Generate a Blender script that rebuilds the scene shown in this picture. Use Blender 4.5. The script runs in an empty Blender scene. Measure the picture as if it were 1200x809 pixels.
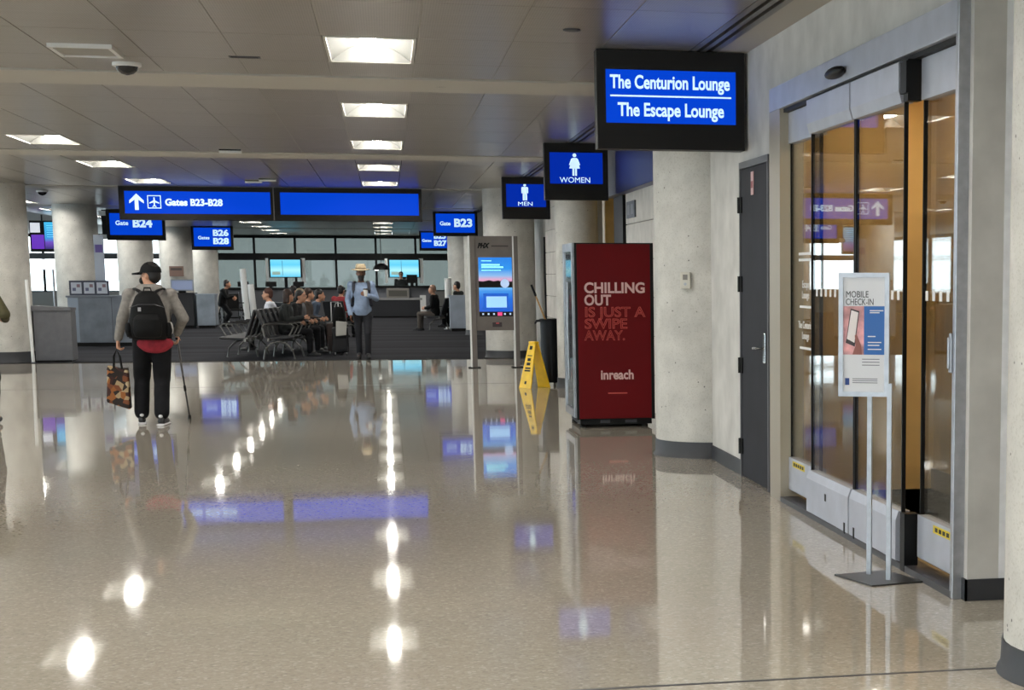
import bpy, bmesh, math, random
import numpy as np
from mathutils import Vector, Matrix, Euler
random.seed(7)
SC = bpy.context.scene
COL = SC.collection
PI = math.pi

# ------------------------------------------------------------------ camera, world, exposure
cam_d = bpy.data.cameras.new('camera')
cam_d.sensor_width = 36.0
cam_d.lens = 2060.0 * 36.0 / 1200.0
cam_d.shift_x = -345.0 / 1200.0
cam_d.shift_y = 223.5 / 1200.0
cam_d.clip_start = 0.05
cam_d.clip_end = 500
cam = bpy.data.objects.new('camera', cam_d)
COL.objects.link(cam)
cam.location = (0, 0, 1.56)
cam.rotation_euler = (math.radians(90 - 8.3947), 0, math.radians(-13.2938))
SC.camera = cam

w = bpy.data.worlds.new('daylight')
SC.world = w
w.use_nodes = True
wn = w.node_tree.nodes['Background']
wn.inputs[0].default_value = (0.86, 0.93, 1.0, 1)
wn.inputs[1].default_value = 3.0

vs = SC.view_settings
vs.view_transform = 'Standard'
vs.look = 'None'
vs.exposure = 0.95
vs.gamma = 1.0
vs.use_curve_mapping = False
LAMP = 46.0          # radiance of the troffer lamps

ZC = 3.22            # ceiling height
WX = 2.69            # face of the right wall

# ------------------------------------------------------------------ materials
MATS = {}
def s2l(c):
    return tuple((v / 12.92 if v <= 0.04045 else ((v + 0.055) / 1.055) ** 2.4) for v in [x / 255.0 for x in c]) + (1.0,)

def mat(name, rgb, rough=0.6, metal=0.0, emit=0.0, var=0.0, scale=8.0, bump=0.0, bscale=60.0, spec=0.5, ecol=None):
    if name in MATS:
        return MATS[name]
    m = bpy.data.materials.new(name)
    m.use_nodes = True
    nt = m.node_tree
    b = nt.nodes['Principled BSDF']
    b.inputs['Base Color'].default_value = s2l(rgb)
    b.inputs['Roughness'].default_value = rough
    b.inputs['Metallic'].default_value = metal
    b.inputs['Specular IOR Level'].default_value = spec
    if emit:
        b.inputs['Emission Color'].default_value = s2l(ecol or rgb)
        b.inputs['Emission Strength'].default_value = emit
    if var or bump:
        tc = nt.nodes.new('ShaderNodeTexCoord')
    if var:
        n = nt.nodes.new('ShaderNodeTexNoise')
        n.inputs['Scale'].default_value = scale
        n.inputs['Detail'].default_value = 5
        nt.links.new(tc.outputs['Object'], n.inputs['Vector'])
        r = nt.nodes.new('ShaderNodeValToRGB')
        a = s2l([max(0, x * (1 - var)) for x in rgb])
        c = s2l([min(255, x * (1 + var)) for x in rgb])
        r.color_ramp.elements[0].color = a
        r.color_ramp.elements[1].color = c
        r.color_ramp.elements[0].position = 0.3
        r.color_ramp.elements[1].position = 0.7
        nt.links.new(n.outputs['Fac'], r.inputs['Fac'])
        nt.links.new(r.outputs['Color'], b.inputs['Base Color'])
    if bump:
        n2 = nt.nodes.new('ShaderNodeTexNoise')
        n2.inputs['Scale'].default_value = bscale
        n2.inputs['Detail'].default_value = 4
        nt.links.new(tc.outputs['Object'], n2.inputs['Vector'])
        bp = nt.nodes.new('ShaderNodeBump')
        bp.inputs['Strength'].default_value = bump
        bp.inputs['Distance'].default_value = 0.02
        nt.links.new(n2.outputs['Fac'], bp.inputs['Height'])
        nt.links.new(bp.outputs['Normal'], b.inputs['Normal'])
    MATS[name] = m
    return m

def nodes_of(m):
    return m.node_tree, m.node_tree.nodes['Principled BSDF'], m.node_tree.nodes, m.node_tree.links

def make_terrazzo():
    m = mat('terrazzo', (177, 169, 156), 0.07)
    nt, b, N, L = nodes_of(m)
    tc = N.new('ShaderNodeTexCoord')
    v = N.new('ShaderNodeTexVoronoi'); v.inputs['Scale'].default_value = 70
    L.new(tc.outputs['Object'], v.inputs['Vector'])
    sep = N.new('ShaderNodeSeparateColor'); L.new(v.outputs['Color'], sep.inputs['Color'])
    r = N.new('ShaderNodeValToRGB')
    e = r.color_ramp.elements
    e[0].position = 0.0; e[0].color = s2l((159, 152, 140))
    e[1].position = 1.0; e[1].color = s2l((191, 184, 172))
    k = r.color_ramp.elements.new(0.12); k.color = s2l((169, 160, 147))
    k = r.color_ramp.elements.new(0.85); k.color = s2l((177, 169, 156))
    L.new(sep.outputs['Red'], r.inputs['Fac'])
    n = N.new('ShaderNodeTexNoise'); n.inputs['Scale'].default_value = 0.7; n.inputs['Detail'].default_value = 6
    L.new(tc.outputs['Object'], n.inputs['Vector'])
    mx = N.new('ShaderNodeMix'); mx.data_type = 'RGBA'; mx.blend_type = 'MULTIPLY'
    mx.inputs['Factor'].default_value = 0.25
    L.new(r.outputs['Color'], mx.inputs['A']); L.new(n.outputs['Color'], mx.inputs['B'])
    g = N.new('ShaderNodeMix'); g.data_type = 'RGBA'; g.inputs['Factor'].default_value = 0.8
    L.new(mx.outputs['Result'], g.inputs['A']); L.new(r.outputs['Color'], g.inputs['B'])
    L.new(g.outputs['Result'], b.inputs['Base Color'])
    n2 = N.new('ShaderNodeTexNoise'); n2.inputs['Scale'].default_value = 1.6; n2.inputs['Detail'].default_value = 3
    L.new(tc.outputs['Object'], n2.inputs['Vector'])
    bp = N.new('ShaderNodeBump'); bp.inputs['Strength'].default_value = 0.10; bp.inputs['Distance'].default_value = 0.006
    L.new(n2.outputs['Fac'], bp.inputs['Height']); L.new(bp.outputs['Normal'], b.inputs['Normal'])
    mr = N.new('ShaderNodeMapRange'); mr.inputs['To Min'].default_value = 0.02; mr.inputs['To Max'].default_value = 0.06
    L.new(n.outputs['Fac'], mr.inputs['Value']); L.new(mr.outputs['Result'], b.inputs['Roughness'])
    return m

def make_carpet():
    m = mat('carpet_tile', (52, 52, 57), 0.95, spec=0.1)
    nt, b, N, L = nodes_of(m)
    tc = N.new('ShaderNodeTexCoord')
    mp = N.new('ShaderNodeMapping'); mp.inputs['Scale'].default_value = (0.12, 1.1, 1)
    L.new(tc.outputs['Object'], mp.inputs['Vector'])
    n = N.new('ShaderNodeTexNoise'); n.inputs['Scale'].default_value = 0.8; n.inputs['Detail'].default_value = 5
    L.new(mp.outputs['Vector'], n.inputs['Vector'])
    r = N.new('ShaderNodeValToRGB')
    e = r.color_ramp.elements
    e[0].position = 0.38; e[0].color = s2l((31, 31, 35))
    e[1].position = 0.62; e[1].color = s2l((50, 50, 55))
    L.new(n.outputs['Fac'], r.inputs['Fac']); L.new(r.outputs['Color'], b.inputs['Base Color'])
    return m

def make_concrete(name, rgb, pits=True):
    m = mat(name, rgb, 0.7)
    nt, b, N, L = nodes_of(m)
    tc = N.new('ShaderNodeTexCoord')
    n = N.new('ShaderNodeTexNoise'); n.inputs['Scale'].default_value = 4; n.inputs['Detail'].default_value = 8
    L.new(tc.outputs['Object'], n.inputs['Vector'])
    r = N.new('ShaderNodeValToRGB'); e = r.color_ramp.elements
    e[0].position = 0.3; e[0].color = s2l([x * 0.93 for x in rgb]); e[1].position = 0.7; e[1].color = s2l([min(255, x * 1.05) for x in rgb])
    L.new(n.outputs['Fac'], r.inputs['Fac'])
    out = r.outputs['Color']
    if pits:
        v = N.new('ShaderNodeTexVoronoi'); v.inputs['Scale'].default_value = 11
        L.new(tc.outputs['Object'], v.inputs['Vector'])
        r2 = N.new('ShaderNodeValToRGB'); e = r2.color_ramp.elements
        e[0].position = 0.06; e[0].color = (0, 0, 0, 1); e[1].position = 0.085; e[1].color = (1, 1, 1, 1)
        L.new(v.outputs['Distance'], r2.inputs['Fac'])
        mx = N.new('ShaderNodeMix'); mx.data_type = 'RGBA'
        mx.inputs['A'].default_value = s2l([x * 0.5 for x in rgb])
        L.new(r2.outputs['Color'], mx.inputs['Factor']); L.new(out, mx.inputs['B'])
        v2 = N.new('ShaderNodeTexVoronoi'); v2.inputs['Scale'].default_value = 110
        L.new(tc.outputs['Object'], v2.inputs['Vector'])
        s = N.new('ShaderNodeSeparateColor'); L.new(v2.outputs['Color'], s.inputs['Color'])
        r3 = N.new('ShaderNodeValToRGB'); e = r3.color_ramp.elements
        e[0].color = (0.86, 0.85, 0.83, 1); e[1].position = 0.3; e[1].color = (1, 1, 1, 1)
        L.new(s.outputs['Green'], r3.inputs['Fac'])
        m2 = N.new('ShaderNodeMix'); m2.data_type = 'RGBA'; m2.blend_type = 'MULTIPLY'; m2.inputs['Factor'].default_value = 1
        L.new(mx.outputs['Result'], m2.inputs['A']); L.new(r3.outputs['Color'], m2.inputs['B'])
        out = m2.outputs['Result']
    L.new(out, b.inputs['Base Color'])
    return m

def make_glass(name, tint, refl=1.0, haze=0.0, hazecol=(180, 185, 180)):
    """thin architectural glass: clear tinted sheet with fresnel reflection"""
    m = bpy.data.materials.new(name); m.use_nodes = True
    nt = m.node_tree; N = nt.nodes; L = nt.links
    N.remove(N['Principled BSDF'])
    out = N['Material Output']
    tr = N.new('ShaderNodeBsdfTransparent'); tr.inputs['Color'].default_value = tint + (1,)
    gl = N.new('ShaderNodeBsdfGlossy'); gl.inputs['Roughness'].default_value = 0.01
    fr = N.new('ShaderNodeFresnel'); fr.inputs['IOR'].default_value = 1.5
    mu = N.new('ShaderNodeMath'); mu.operation = 'MULTIPLY'; mu.inputs[1].default_value = refl
    L.new(fr.outputs[0], mu.inputs[0])
    base = tr
    if haze:
        df = N.new('ShaderNodeBsdfDiffuse'); df.inputs['Color'].default_value = s2l(hazecol)
        mh = N.new('ShaderNodeMixShader'); mh.inputs[0].default_value = haze
        L.new(tr.outputs[0], mh.inputs[1]); L.new(df.outputs[0], mh.inputs[2]); base = mh
    mx = N.new('ShaderNodeMixShader')
    L.new(mu.outputs[0], mx.inputs[0]); L.new(base.outputs[0], mx.inputs[1]); L.new(gl.outputs[0], mx.inputs[2])
    L.new(mx.outputs[0], out.inputs['Surface'])
    MATS[name] = m
    return m

def make_ceiling_metal():
    m = mat('perforated_metal', (150, 146, 138), 0.30, metal=0.4)
    nt, b, N, L = nodes_of(m)
    tc = N.new('ShaderNodeTexCoord')
    v = N.new('ShaderNodeTexVoronoi'); v.inputs['Scale'].default_value = 60; v.inputs['Randomness'].default_value = 0.15
    L.new(tc.outputs['Object'], v.inputs['Vector'])
    r = N.new('ShaderNodeValToRGB'); e = r.color_ramp.elements
    e[0].position = 0.18; e[0].color = s2l((112, 107, 100)); e[1].position = 0.3; e[1].color = s2l((156, 150, 140))
    L.new(v.outputs['Distance'], r.inputs['Fac']); L.new(r.outputs['Color'], b.inputs['Base Color'])
    mp = N.new('ShaderNodeMapping'); mp.inputs['Scale'].default_value = (0.25, 3.0, 1)
    L.new(tc.outputs['Object'], mp.inputs['Vector'])
    n = N.new('ShaderNodeTexNoise'); n.inputs['Scale'].default_value = 1.5; n.inputs['Detail'].default_value = 2
    L.new(mp.outputs['Vector'], n.inputs['Vector'])
    bp = N.new('ShaderNodeBump'); bp.inputs['Strength'].default_value = 0.25; bp.inputs['Distance'].default_value = 0.02
    L.new(n.outputs['Fac'], bp.inputs['Height']); L.new(bp.outputs['Normal'], b.inputs['Normal'])
    return m

TERR = make_terrazzo()
CARP = make_carpet()
CONC = make_concrete('pitted_concrete', (198, 195, 188))
PLAS = make_concrete('grey_plaster', (196, 193, 188), False)
BLOCK = make_concrete('stone_block', (206, 201, 194), False)
CEILM = make_ceiling_metal()
GLASS = make_glass('clear_glass', (0.97, 0.98, 0.965), 0.6)
GLASSB = make_glass('film_glass', (0.225, 0.245, 0.235), 0.6, 0.12, (160, 168, 160))
GLASSW = make_glass('window_glass', (0.9, 0.95, 0.95), 0.5)
BLACK = mat('black_paint', (12, 11, 11), 0.5, spec=.25)
BEZEL = mat('sign_bezel', (26, 23, 21), 0.5, spec=.25)
DARKGREY = mat('dark_grey_paint', (62, 62, 66), 0.45, var=0.05)
DOORM = mat('door_paint', (44, 44, 49), 0.55, spec=.08, var=0.08, scale=3)
ALU = mat('brushed_aluminium', (176, 178, 184), 0.38, metal=0.75, var=0.05, scale=20)
STEEL = mat('stainless_steel', (150, 150, 152), 0.3, metal=0.85, var=0.08, scale=10)
CHROME = mat('chrome', (205, 205, 205), 0.15, metal=1.0)
WHITE = mat('white_paint', (226, 226, 224), 0.5)
BASEB = mat('rubber_base', (48, 49, 53), 0.5, var=0.06)
TAN = mat('tan_wall', (212, 180, 122), 0.6, var=0.05, scale=2)
TANW = mat('tan_wood', (182, 150, 90), 0.5, var=0.12, scale=3)
BLUEC = mat('sign_blue', (4, 30, 120), 0.5, spec=.05, emit=0.42, ecol=(2, 72, 222))
BLUED = mat('sign_blue_deep', (3, 28, 120), 0.5, spec=.05, emit=0.40, ecol=(2, 46, 175))
SIGNW = mat('sign_white', (205, 235, 250), 0.4, emit=0.45)
RED = mat('cabinet_red', (104, 10, 16), 0.5, var=0.04, scale=2, spec=0.15)
PINK = mat('cabinet_lettering', (222, 182, 178), 0.5)
SALM = mat('cabinet_outline', (206, 84, 76), 0.5)
YELL = mat('yellow_plastic', (236, 192, 20), 0.35, var=0.05)
BINB = mat('black_plastic', (11, 12, 15), 0.4, spec=.18)
SKIN = mat('skin_light', (196, 146, 118), 0.55)
SKIND = mat('skin_brown', (112, 74, 54), 0.55)
LAMPM = mat('lamp_tube', (255, 250, 235), 0.5, emit=LAMP, ecol=(255, 251, 243))
REFL = mat('lamp_reflector', (84, 84, 80), 0.6)

# ------------------------------------------------------------------ mesh builder
class MB:
    def __init__(s):
        s.v = []; s.f = []; s.m = []; s.mi = 0
    def add(s, vs, fs):
        o = len(s.v)
        s.v += [tuple(p) for p in vs]
        for f in fs:
            s.f.append([i + o for i in f]); s.m.append(s.mi)
        return s
    def box(s, x0, x1, y0, y1, z0, z1):
        v = [(x, y, z) for z in (z0, z1) for y in (y0, y1) for x in (x0, x1)]
        return s.add(v, [(0, 2, 3, 1), (4, 5, 7, 6), (0, 1, 5, 4), (2, 6, 7, 3), (0, 4, 6, 2), (1, 3, 7, 5)])
    def hexa(s, p):   # 8 points: bottom 4 ccw, top 4 ccw
        return s.add(p, [(3, 2, 1, 0), (4, 5, 6, 7), (0, 1, 5, 4), (1, 2, 6, 5), (2, 3, 7, 6), (3, 0, 4, 7)])
    def prism(s, pts, axis, a, b):
        """extrude a 2-D polygon along axis from a to b; pts are the other two coordinates in order"""
        n = len(pts)
        def P(p, t):
            return {'x': (t, p[0], p[1]), 'y': (p[0], t, p[1]), 'z': (p[0], p[1], t)}[axis]
        v = [P(p, a) for p in pts] + [P(p, b) for p in pts]
        fs = [list(range(n))[::-1], list(range(n, 2 * n))] + [(i, (i + 1) % n, n + (i + 1) % n, n + i) for i in range(n)]
        return s.add(v, fs)
    def rings(s, rings, cap=True, close=True):
        n = len(rings[0]); o = []
        v = [p for r in rings for p in r]
        fs = []
        for k in range(len(rings) - 1):
            for i in range(n if close else n - 1):
                j = (i + 1) % n
                fs.append((k * n + i, k * n + j, (k + 1) * n + j, (k + 1) * n + i))
        if cap:
            fs.append(tuple(range(n))[::-1]); fs.append(tuple(range((len(rings) - 1) * n, len(rings) * n)))
        return s.add(v, fs)
    def lathe(s, prof, cx=0, cy=0, n=24):
        return s.rings([[(cx + r * math.cos(2 * PI * i / n), cy + r * math.sin(2 * PI * i / n), z) for i in range(n)] for r, z in prof])
    def tube(s, pts, r, n=8, rr=None, up=None):
        pts = [Vector(p) for p in pts]
        rings = []
        for i, p in enumerate(pts):
            d = (pts[min(i + 1, len(pts) - 1)] - pts[max(i - 1, 0)]).normalized()
            u = Vector(up) if up else (Vector((0, 0, 1)) if abs(d.z) < 0.9 else Vector((0, 1, 0)))
            a = d.cross(u).normalized(); b = a.cross(d).normalized()
            R = r[i] if isinstance(r, (list, tuple)) else r
            R2 = R if rr is None else rr
            rings.append([tuple(p + a * R * math.cos(2 * PI * k / n) + b * R2 * math.sin(2 * PI * k / n)) for k in range(n)])
        return s.rings(rings)
    def ell(s, c, r, n=16, m=10, rot=None):
        rg = []
        for j in range(m + 1):
            t = PI * (j / m); t = min(max(t, 0.02), PI - 0.02)
            ring = []
            for i in range(n):
                a = 2 * PI * i / n
                p = Vector((r[0] * math.sin(t) * math.cos(a), r[1] * math.sin(t) * math.sin(a), -r[2] * math.cos(t)))
                if rot: p = rot @ p
                ring.append((c[0] + p.x, c[1] + p.y, c[2] + p.z))
            rg.append(ring)
        return s.rings(rg)
    def cyl(s, p0, p1, r0, r1=None, n=16):
        return s.tube([p0, p1], [r0, r0 if r1 is None else r1], n)
    def mesh(s, name, mats):
        me = bpy.data.meshes.new(name)
        me.from_pydata(s.v, [], s.f)
        for m in (mats if isinstance(mats, (list, tuple)) else [mats]):
            me.materials.append(m)
        me.polygons.foreach_set('material_index', s.m)
        bm = bmesh.new(); bm.from_mesh(me)
        bmesh.ops.recalc_face_normals(bm, faces=bm.faces)
        bm.to_mesh(me); bm.free()
        return me
    def build(s, name, mats, parent=None, smooth=False, bevel=0.0, seg=2):
        o = bpy.data.objects.new(name, s.mesh(name, mats))
        COL.objects.link(o)
        if parent: o.parent = parent
        if bevel:
            bv = o.modifiers.new('bevel', 'BEVEL'); bv.width = bevel; bv.segments = seg; bv.limit_method = 'ANGLE'
            bv.angle_limit = math.radians(40)
        if smooth: shade(o)
        return o

def shade(o, ang=40):
    me = o.data
    me.polygons.foreach_set('use_smooth', [True] * len(me.polygons))
    try:
        me.set_sharp_from_angle(angle=math.radians(ang))
    except Exception:
        pass

def tag(o, label=None, cat=None, group=None, kind=None):
    if label: o['label'] = label
    if cat: o['category'] = cat
    if group: o['group'] = group
    if kind: o['kind'] = kind
    return o

def thing(name, label, cat, loc=(0, 0, 0), rz=0.0, group=None):
    o = bpy.data.objects.new(name, None)
    o.empty_display_size = 0.1
    COL.objects.link(o)
    o.location = loc; o.rotation_euler = (0, 0, rz)
    return tag(o, label, cat, group)

def struct(o, label=None, cat=None):
    o['kind'] = 'structure'
    if label: o['label'] = label
    if cat: o['category'] = cat
    return o

def copy_tree(o, parent=None):
    c = o.copy(); COL.objects.link(c)
    if parent: c.parent = parent
    for ch in list(o.children): copy_tree(ch, c)
    return c

def text(name, s, size, loc, m, parent=None, bold=0.0, align='CENTER', outline=0.0, rot=(PI / 2, 0, 0), shear=0.0, depth=0.001, space=1.0, width=None):
    c = bpy.data.curves.new(name, 'FONT')
    c.body = s; c.size = size; c.align_x = align; c.align_y = 'BOTTOM_BASELINE' if False else 'CENTER'
    c.resolution_u = 4; c.space_character = space; c.shear = shear
    if outline:
        c.fill_mode = 'NONE'; c.bevel_depth = outline; c.bevel_resolution = 0
    else:
        c.offset = bold; c.extrude = depth
    t = bpy.data.objects.new(name, c); COL.objects.link(t)
    dg = bpy.context.evaluated_depsgraph_get()
    me = bpy.data.meshes.new_from_object(t.evaluated_get(dg))
    bpy.data.objects.remove(t)
    me.materials.clear(); me.materials.append(m)
    if width:
        xs = [v.co.x for v in me.vertices]
        k = width / max(1e-6, max(xs) - min(xs))
        for v in me.vertices: v.co.x *= k
    o = bpy.data.objects.new(name, me); COL.objects.link(o)
    o.location = loc; o.rotation_euler = rot
    if parent: o.parent = parent
    return o

# ------------------------------------------------------------------ structure: floor
fl = struct(MB().box(-16, 4.2, -12, 34.2, -0.12, 0.0).build('floor', TERR))
for y in (6.56, 26.3):
    struct(MB().box(-16, 2.69, y - 0.012, y + 0.012, -0.01, 0.0008).build('divider_strip', DARKGREY, fl))
carpet = struct(MB().box(-16, 4.2, 34.2, 78, -0.12, 0.004).build('floor', CARP))
struct(MB().box(-6.4, 2.0, 34.2, 34.26, 0.0, 0.008).build('edge_strip', BLACK, carpet))

# ------------------------------------------------------------------ structure: ceiling with metal panels
ce = struct(MB().box(-16, 4.2, -12, 78, ZC + 0.20, ZC + 0.32).build('ceiling', mat('ceiling_void', (60, 58, 55), 0.9)))
PW = 0.66
XL = [0.27 + PW * k for k in range(-14, 4)]     # joint lines; last one 2.25
ROWS = [0, 1.24, 2.76, 4.43, 6.11, 7.63, 8.64]
BAY = 9.74
LCOL = [(-0.39, 0.27), (-4.35, -3.69), (-8.31, -7.65)]
pan_cache = {}
def panel_mesh(lx, ly):
    k = (round(lx, 3), round(ly, 3))
    if k not in pan_cache:
        g = 0.004
        b = MB()
        b.hexa([(g + .001, g + .001, 0), (lx - g - .001, g + .001, 0), (lx - g - .001, ly - g - .001, 0), (g + .001, ly - g - .001, 0),
                (g, g, .02), (lx - g, g, .02), (lx - g, ly - g, .02), (g, ly - g, .02)])
        b.mi = 1; b.box(0, lx, 0, ly, .006, .0195)
        pan_cache[k] = b.mesh('ceiling_panel', [CEILM, mat('panel_grid', (176, 172, 163), .5)])
    return pan_cache[k]
def is_light(x0, row):
    return row in (1, 4) and any(abs(x0 - a) < 0.05 for a, _ in LCOL)
far = MB()
for bay in range(-1, 7):
    T = 16.70 + BAY * bay
    for r in range(6):
        y0, y1 = T + ROWS[r], T + ROWS[r + 1]
        if y0 > 74: continue
        for x0 in XL[:-1]:
            if is_light(x0, r): continue
            if bay <= 0:
                o = bpy.data.objects.new('ceiling_panel', panel_mesh(PW, y1 - y0)); COL.objects.link(o)
                o.location = (x0, y0, ZC); o.parent = ce
            else:
                far.box(x0 + .006, x0 + PW - .006, y0 + .006, y1 - .006, ZC, ZC + .02)
    ty0, ty1 = T + ROWS[6], T + BAY
    if ty1 < 76:
        b = MB().box(-9.0, 2.25, ty0 + .05, ty1 - .03, ZC - .012, ZC + .03)
        struct(b.build('trim_1', mat('ceiling_trim', (186, 181, 170), 0.45, metal=0.2), ce))
o = far.build('ceiling_panel', CEILM, ce); o['kind'] = 'stuff'
# plain ceiling left of the panel field, behind the camera, and the plaster margin by the right wall
plainc = mat('ceiling_plaster', (150, 146, 138), 0.6)
struct(MB().box(-16, XL[0], -12, 78, ZC + .002, ZC + .03).build('ceiling_margin', plainc, ce))
bk = MB()
yy = [(-12, -10.0), (-8.48, -5.17), (-3.65, -0.3), (1.22, 4.56), (6.08, 6.96)]
for a, b_ in yy: bk.box(XL[0], 2.25, a, b_, ZC + .002, ZC + .03)
for a, b_ in [(-10.0, -8.48), (-5.17, -3.65), (-0.3, 1.22), (4.56, 6.08)]:
    xs = [XL[0]] + [v for c in sorted(LCOL) for v in c] + [2.25]
    for i in range(0, len(xs), 2): bk.box(xs[i], xs[i + 1], a, b_, ZC + .002, ZC + .03)
struct(bk.build('ceiling_margin', plainc, ce))
mg = MB()
for a in ((2.46, 4.2, -12, 3.6), (2.46, 3.1, 3.6, 5.12), (3.1 + PW, 4.2, 3.6, 5.12), (2.46, 4.2, 5.12, 78)): mg.box(*a, ZC, ZC + .03)
struct(mg.build('ceiling_margin', mat('ceiling_plaster_warm', (176, 170, 160), 0.6), ce))
sl = MB(); sl.box(2.25, 2.46, 6.0, 46, ZC + .05, ZC + .09)
lin = sl.build('slot_diffuser', BLACK, ce)
rl = MB()
for x0, x1 in ((2.25, 2.30), (2.335, 2.375), (2.41, 2.46)): rl.box(x0, x1, 6.0, 46, ZC - .002, ZC + .05)
rl.build('slot_rail', mat('slot_rail_metal', (120, 116, 108), 0.4, metal=0.5), lin)

# troffers: every one a thing of its own
def make_troffer():
    t = thing('ceiling_light', 'x', 'ceiling light')
    lx, ly = PW, 1.52
    fr = MB()
    for a in ((0.008, .03, 0.008, ly - .008), (lx - .03, lx - .008, 0.008, ly - .008), (.03, lx - .03, .008, .03), (.03, lx - .03, ly - .03, ly - .008)):
        fr.box(*a, -.006, .05)
    fr.build('frame', mat('light_frame', (200, 198, 190), 0.4), t)
    rf = MB()
    n = 8
    for (xa, xb) in ((.03, .262), (lx - .03, lx - .262)):
        pts = []
        for i in range(n + 1):
            u = i / n
            pts.append((xa + (xb - xa) * u, 0.005 + 0.12 * math.sin(u * PI / 2)))
        rf.rings([[(x, .03, z), (x, ly - .03, z), (x, ly - .03, z + .012), (x, .03, z + .012)] for x, z in pts])
    for y in (.03, ly - .042): rf.box(.03, lx - .03, y, y + .012, .0, .13)
    rf.build('reflector', REFL, t, smooth=True)
    lm = MB()
    n = 8
    lm.rings([[(lx / 2 - .07 * math.cos(PI * i / n), y, .125 - .07 * math.sin(PI * i / n)) for i in range(n + 1)] for y in (.05, ly - .05)])
    lm.build('lamp', LAMPM, t, smooth=True)
    return t
proto = None
nm = {0: 'middle row', 1: 'left row', 2: 'outermost left row'}
ORD = ['nearest', 'second', 'third', 'fourth', 'fifth', 'sixth', 'seventh', 'eighth', 'ninth', 'tenth', 'eleventh', 'twelfth', 'thirteenth']
for ci, (xa, xb) in enumerate(LCOL):
    k = 0
    ys = [-10.0, -5.17, -0.3, 4.56]
    for bay in range(-1, 6):
        T = 16.70 + BAY * bay
        ys += [T + ROWS[1], T + ROWS[4]]
    for y in ys:
        if y > 73: continue
        t = make_troffer() if proto is None else copy_tree(proto)
        if proto is None: proto = t
        t.location = (xa, y, ZC)
        if y < 12:
            lab = 'recessed ceiling light above the near floor, %s in the %s' % (ORD[ys.index(y)], nm[ci])
        else:
            lab = 'recessed rectangular ceiling light, %s in the %s counting from the camera' % (ORD[min(k, 12)], nm[ci]); k += 1
        tag(t, lab, 'ceiling light', 'recessed lights in the metal ceiling')

t = copy_tree(proto); t.location = (3.1, 3.6, ZC)  # extra fixture out of view, added to brighten the return wall and column
tag(t, 'unseen ceiling light added over the alcove to brighten the nearest column and return wall', 'ceiling light', 'recessed lights in the metal ceiling')

# small ceiling fittings
def ceil_fit(name, label, cat, x, y, build):
    t = thing(name, label, cat, (x, y, ZC)); build(t); return t
def dome(t):
    MB().lathe([(.11, 0), (.11, -.025), (.10, -.03)], n=20).build('housing', WHITE, t, smooth=True)
    MB().lathe([(.085, -.03), (.075, -.06), (.045, -.085), (.01, -.095)], n=20).build('dome', mat('smoked_dome', (40, 40, 42), 0.1), t, smooth=True)
ceil_fit('dome_camera', 'white dome camera on the ceiling just before the first trim band', 'camera', -1.93, 15.05, dome)
def access(t):
    b = MB()
    for a in ((-.22, .22, -.3, -.27), (-.22, .22, .27, .3), (-.22, -.19, -.27, .27), (.19, .22, -.27, .27)): b.box(*a, -.03, 0)
    b.build('frame', WHITE, t)
    MB().box(-.19, .19, -.27, .27, -.018, 0).build('cover', mat('speaker_cover', (150, 147, 138), 0.4, metal=.4), t)
ceil_fit('access_hatch', 'square pale access hatch in the ceiling left of the dome camera', 'hatch', -2.1, 14.2, access)
def slotv(t):
    MB().box(-.1, .1, -.04, .04, -.006, 0).build('grille', BLACK, t)
    MB().box(-.115, .115, -.055, .055, -.004, 0).build('rim', DARKGREY, t)
ceil_fit('downlight_slot', 'small dark slot in the ceiling panel between middle light and camera dome', 'ceiling slot', -1.0, 14.45, slotv)
def rnd(t):
    MB().lathe([(.06, 0), (.06, -.008), (.045, -.012)], n=16).build('cap', DARKGREY, t)
ceil_fit('sprinkler_head', 'small dark round sprinkler left of the large blue lounge sign', 'sprinkler', 1.28, 12.35, rnd)
ceil_fit('sprinkler_head', 'small dark sprinkler on the first pale ceiling trim band', 'sprinkler', 0.52, 16.2, rnd)
def exitb(t):
    MB().box(-.14, .14, -.06, .06, -.05, 0).build('body', WHITE, t)
    MB().box(-.14, .14, -.065, -.06, -.022, -.004).build('lens', BLACK, t)
for x, y, lab in ((-1.95, 24.8, 'white emergency light with dark lens before the second ceiling trim band'),
                  (-2.2, 32.6, 'white emergency light left of centre above the long blue gates sign'),
                  (-1.93, 32.0, 'second white emergency light above the join of the long gates sign')):
    ceil_fit('emergency_light', lab, 'emergency light', x, y, exitb)
ceil_fit('smoke_detector', 'round ceiling detector left above the second pillar of the left row', 'detector', -6.5, 37.5, dome)

# ------------------------------------------------------------------ structure: right wall
wr = MB()
T_ = 0.16
wr.box(WX, WX + T_, 8.0, 8.08, 0, ZC)
wr.box(WX, WX + T_, 8.08, 12.30, 2.845, ZC)
wr.box(WX, WX + T_, 12.30, 12.45, 0, ZC)
wr.box(WX, WX + T_, 12.45, 13.53, 2.42, ZC)
wr.box(WX, WX + T_, 13.53, 16.4, 0, ZC)
struct(wr.build('wall_right', PLAS))
struct(MB().box(WX + T_, 4.2, 8.0, 8.16, 0, ZC).build('wall_return', mat('scuffed_white_wall', (236, 237, 240), 0.55, var=0.05, scale=9)))
struct(MB().box(4.0, 4.2, -12, 8.0, 0, ZC).build('wall_right', PLAS))
bb = MB()
bb.box(WX - .012, WX, 7.988, 8.075, 0, .105); bb.box(WX - .012, 4.0, 7.988, 8.0, 0, .105)
bb.box(WX - .012, WX, 12.30, 12.45, 0, .12); bb.box(WX - .012, WX, 13.54, 14.93, 0, .12)
struct(bb.build('baseboard_right', BASEB))

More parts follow.
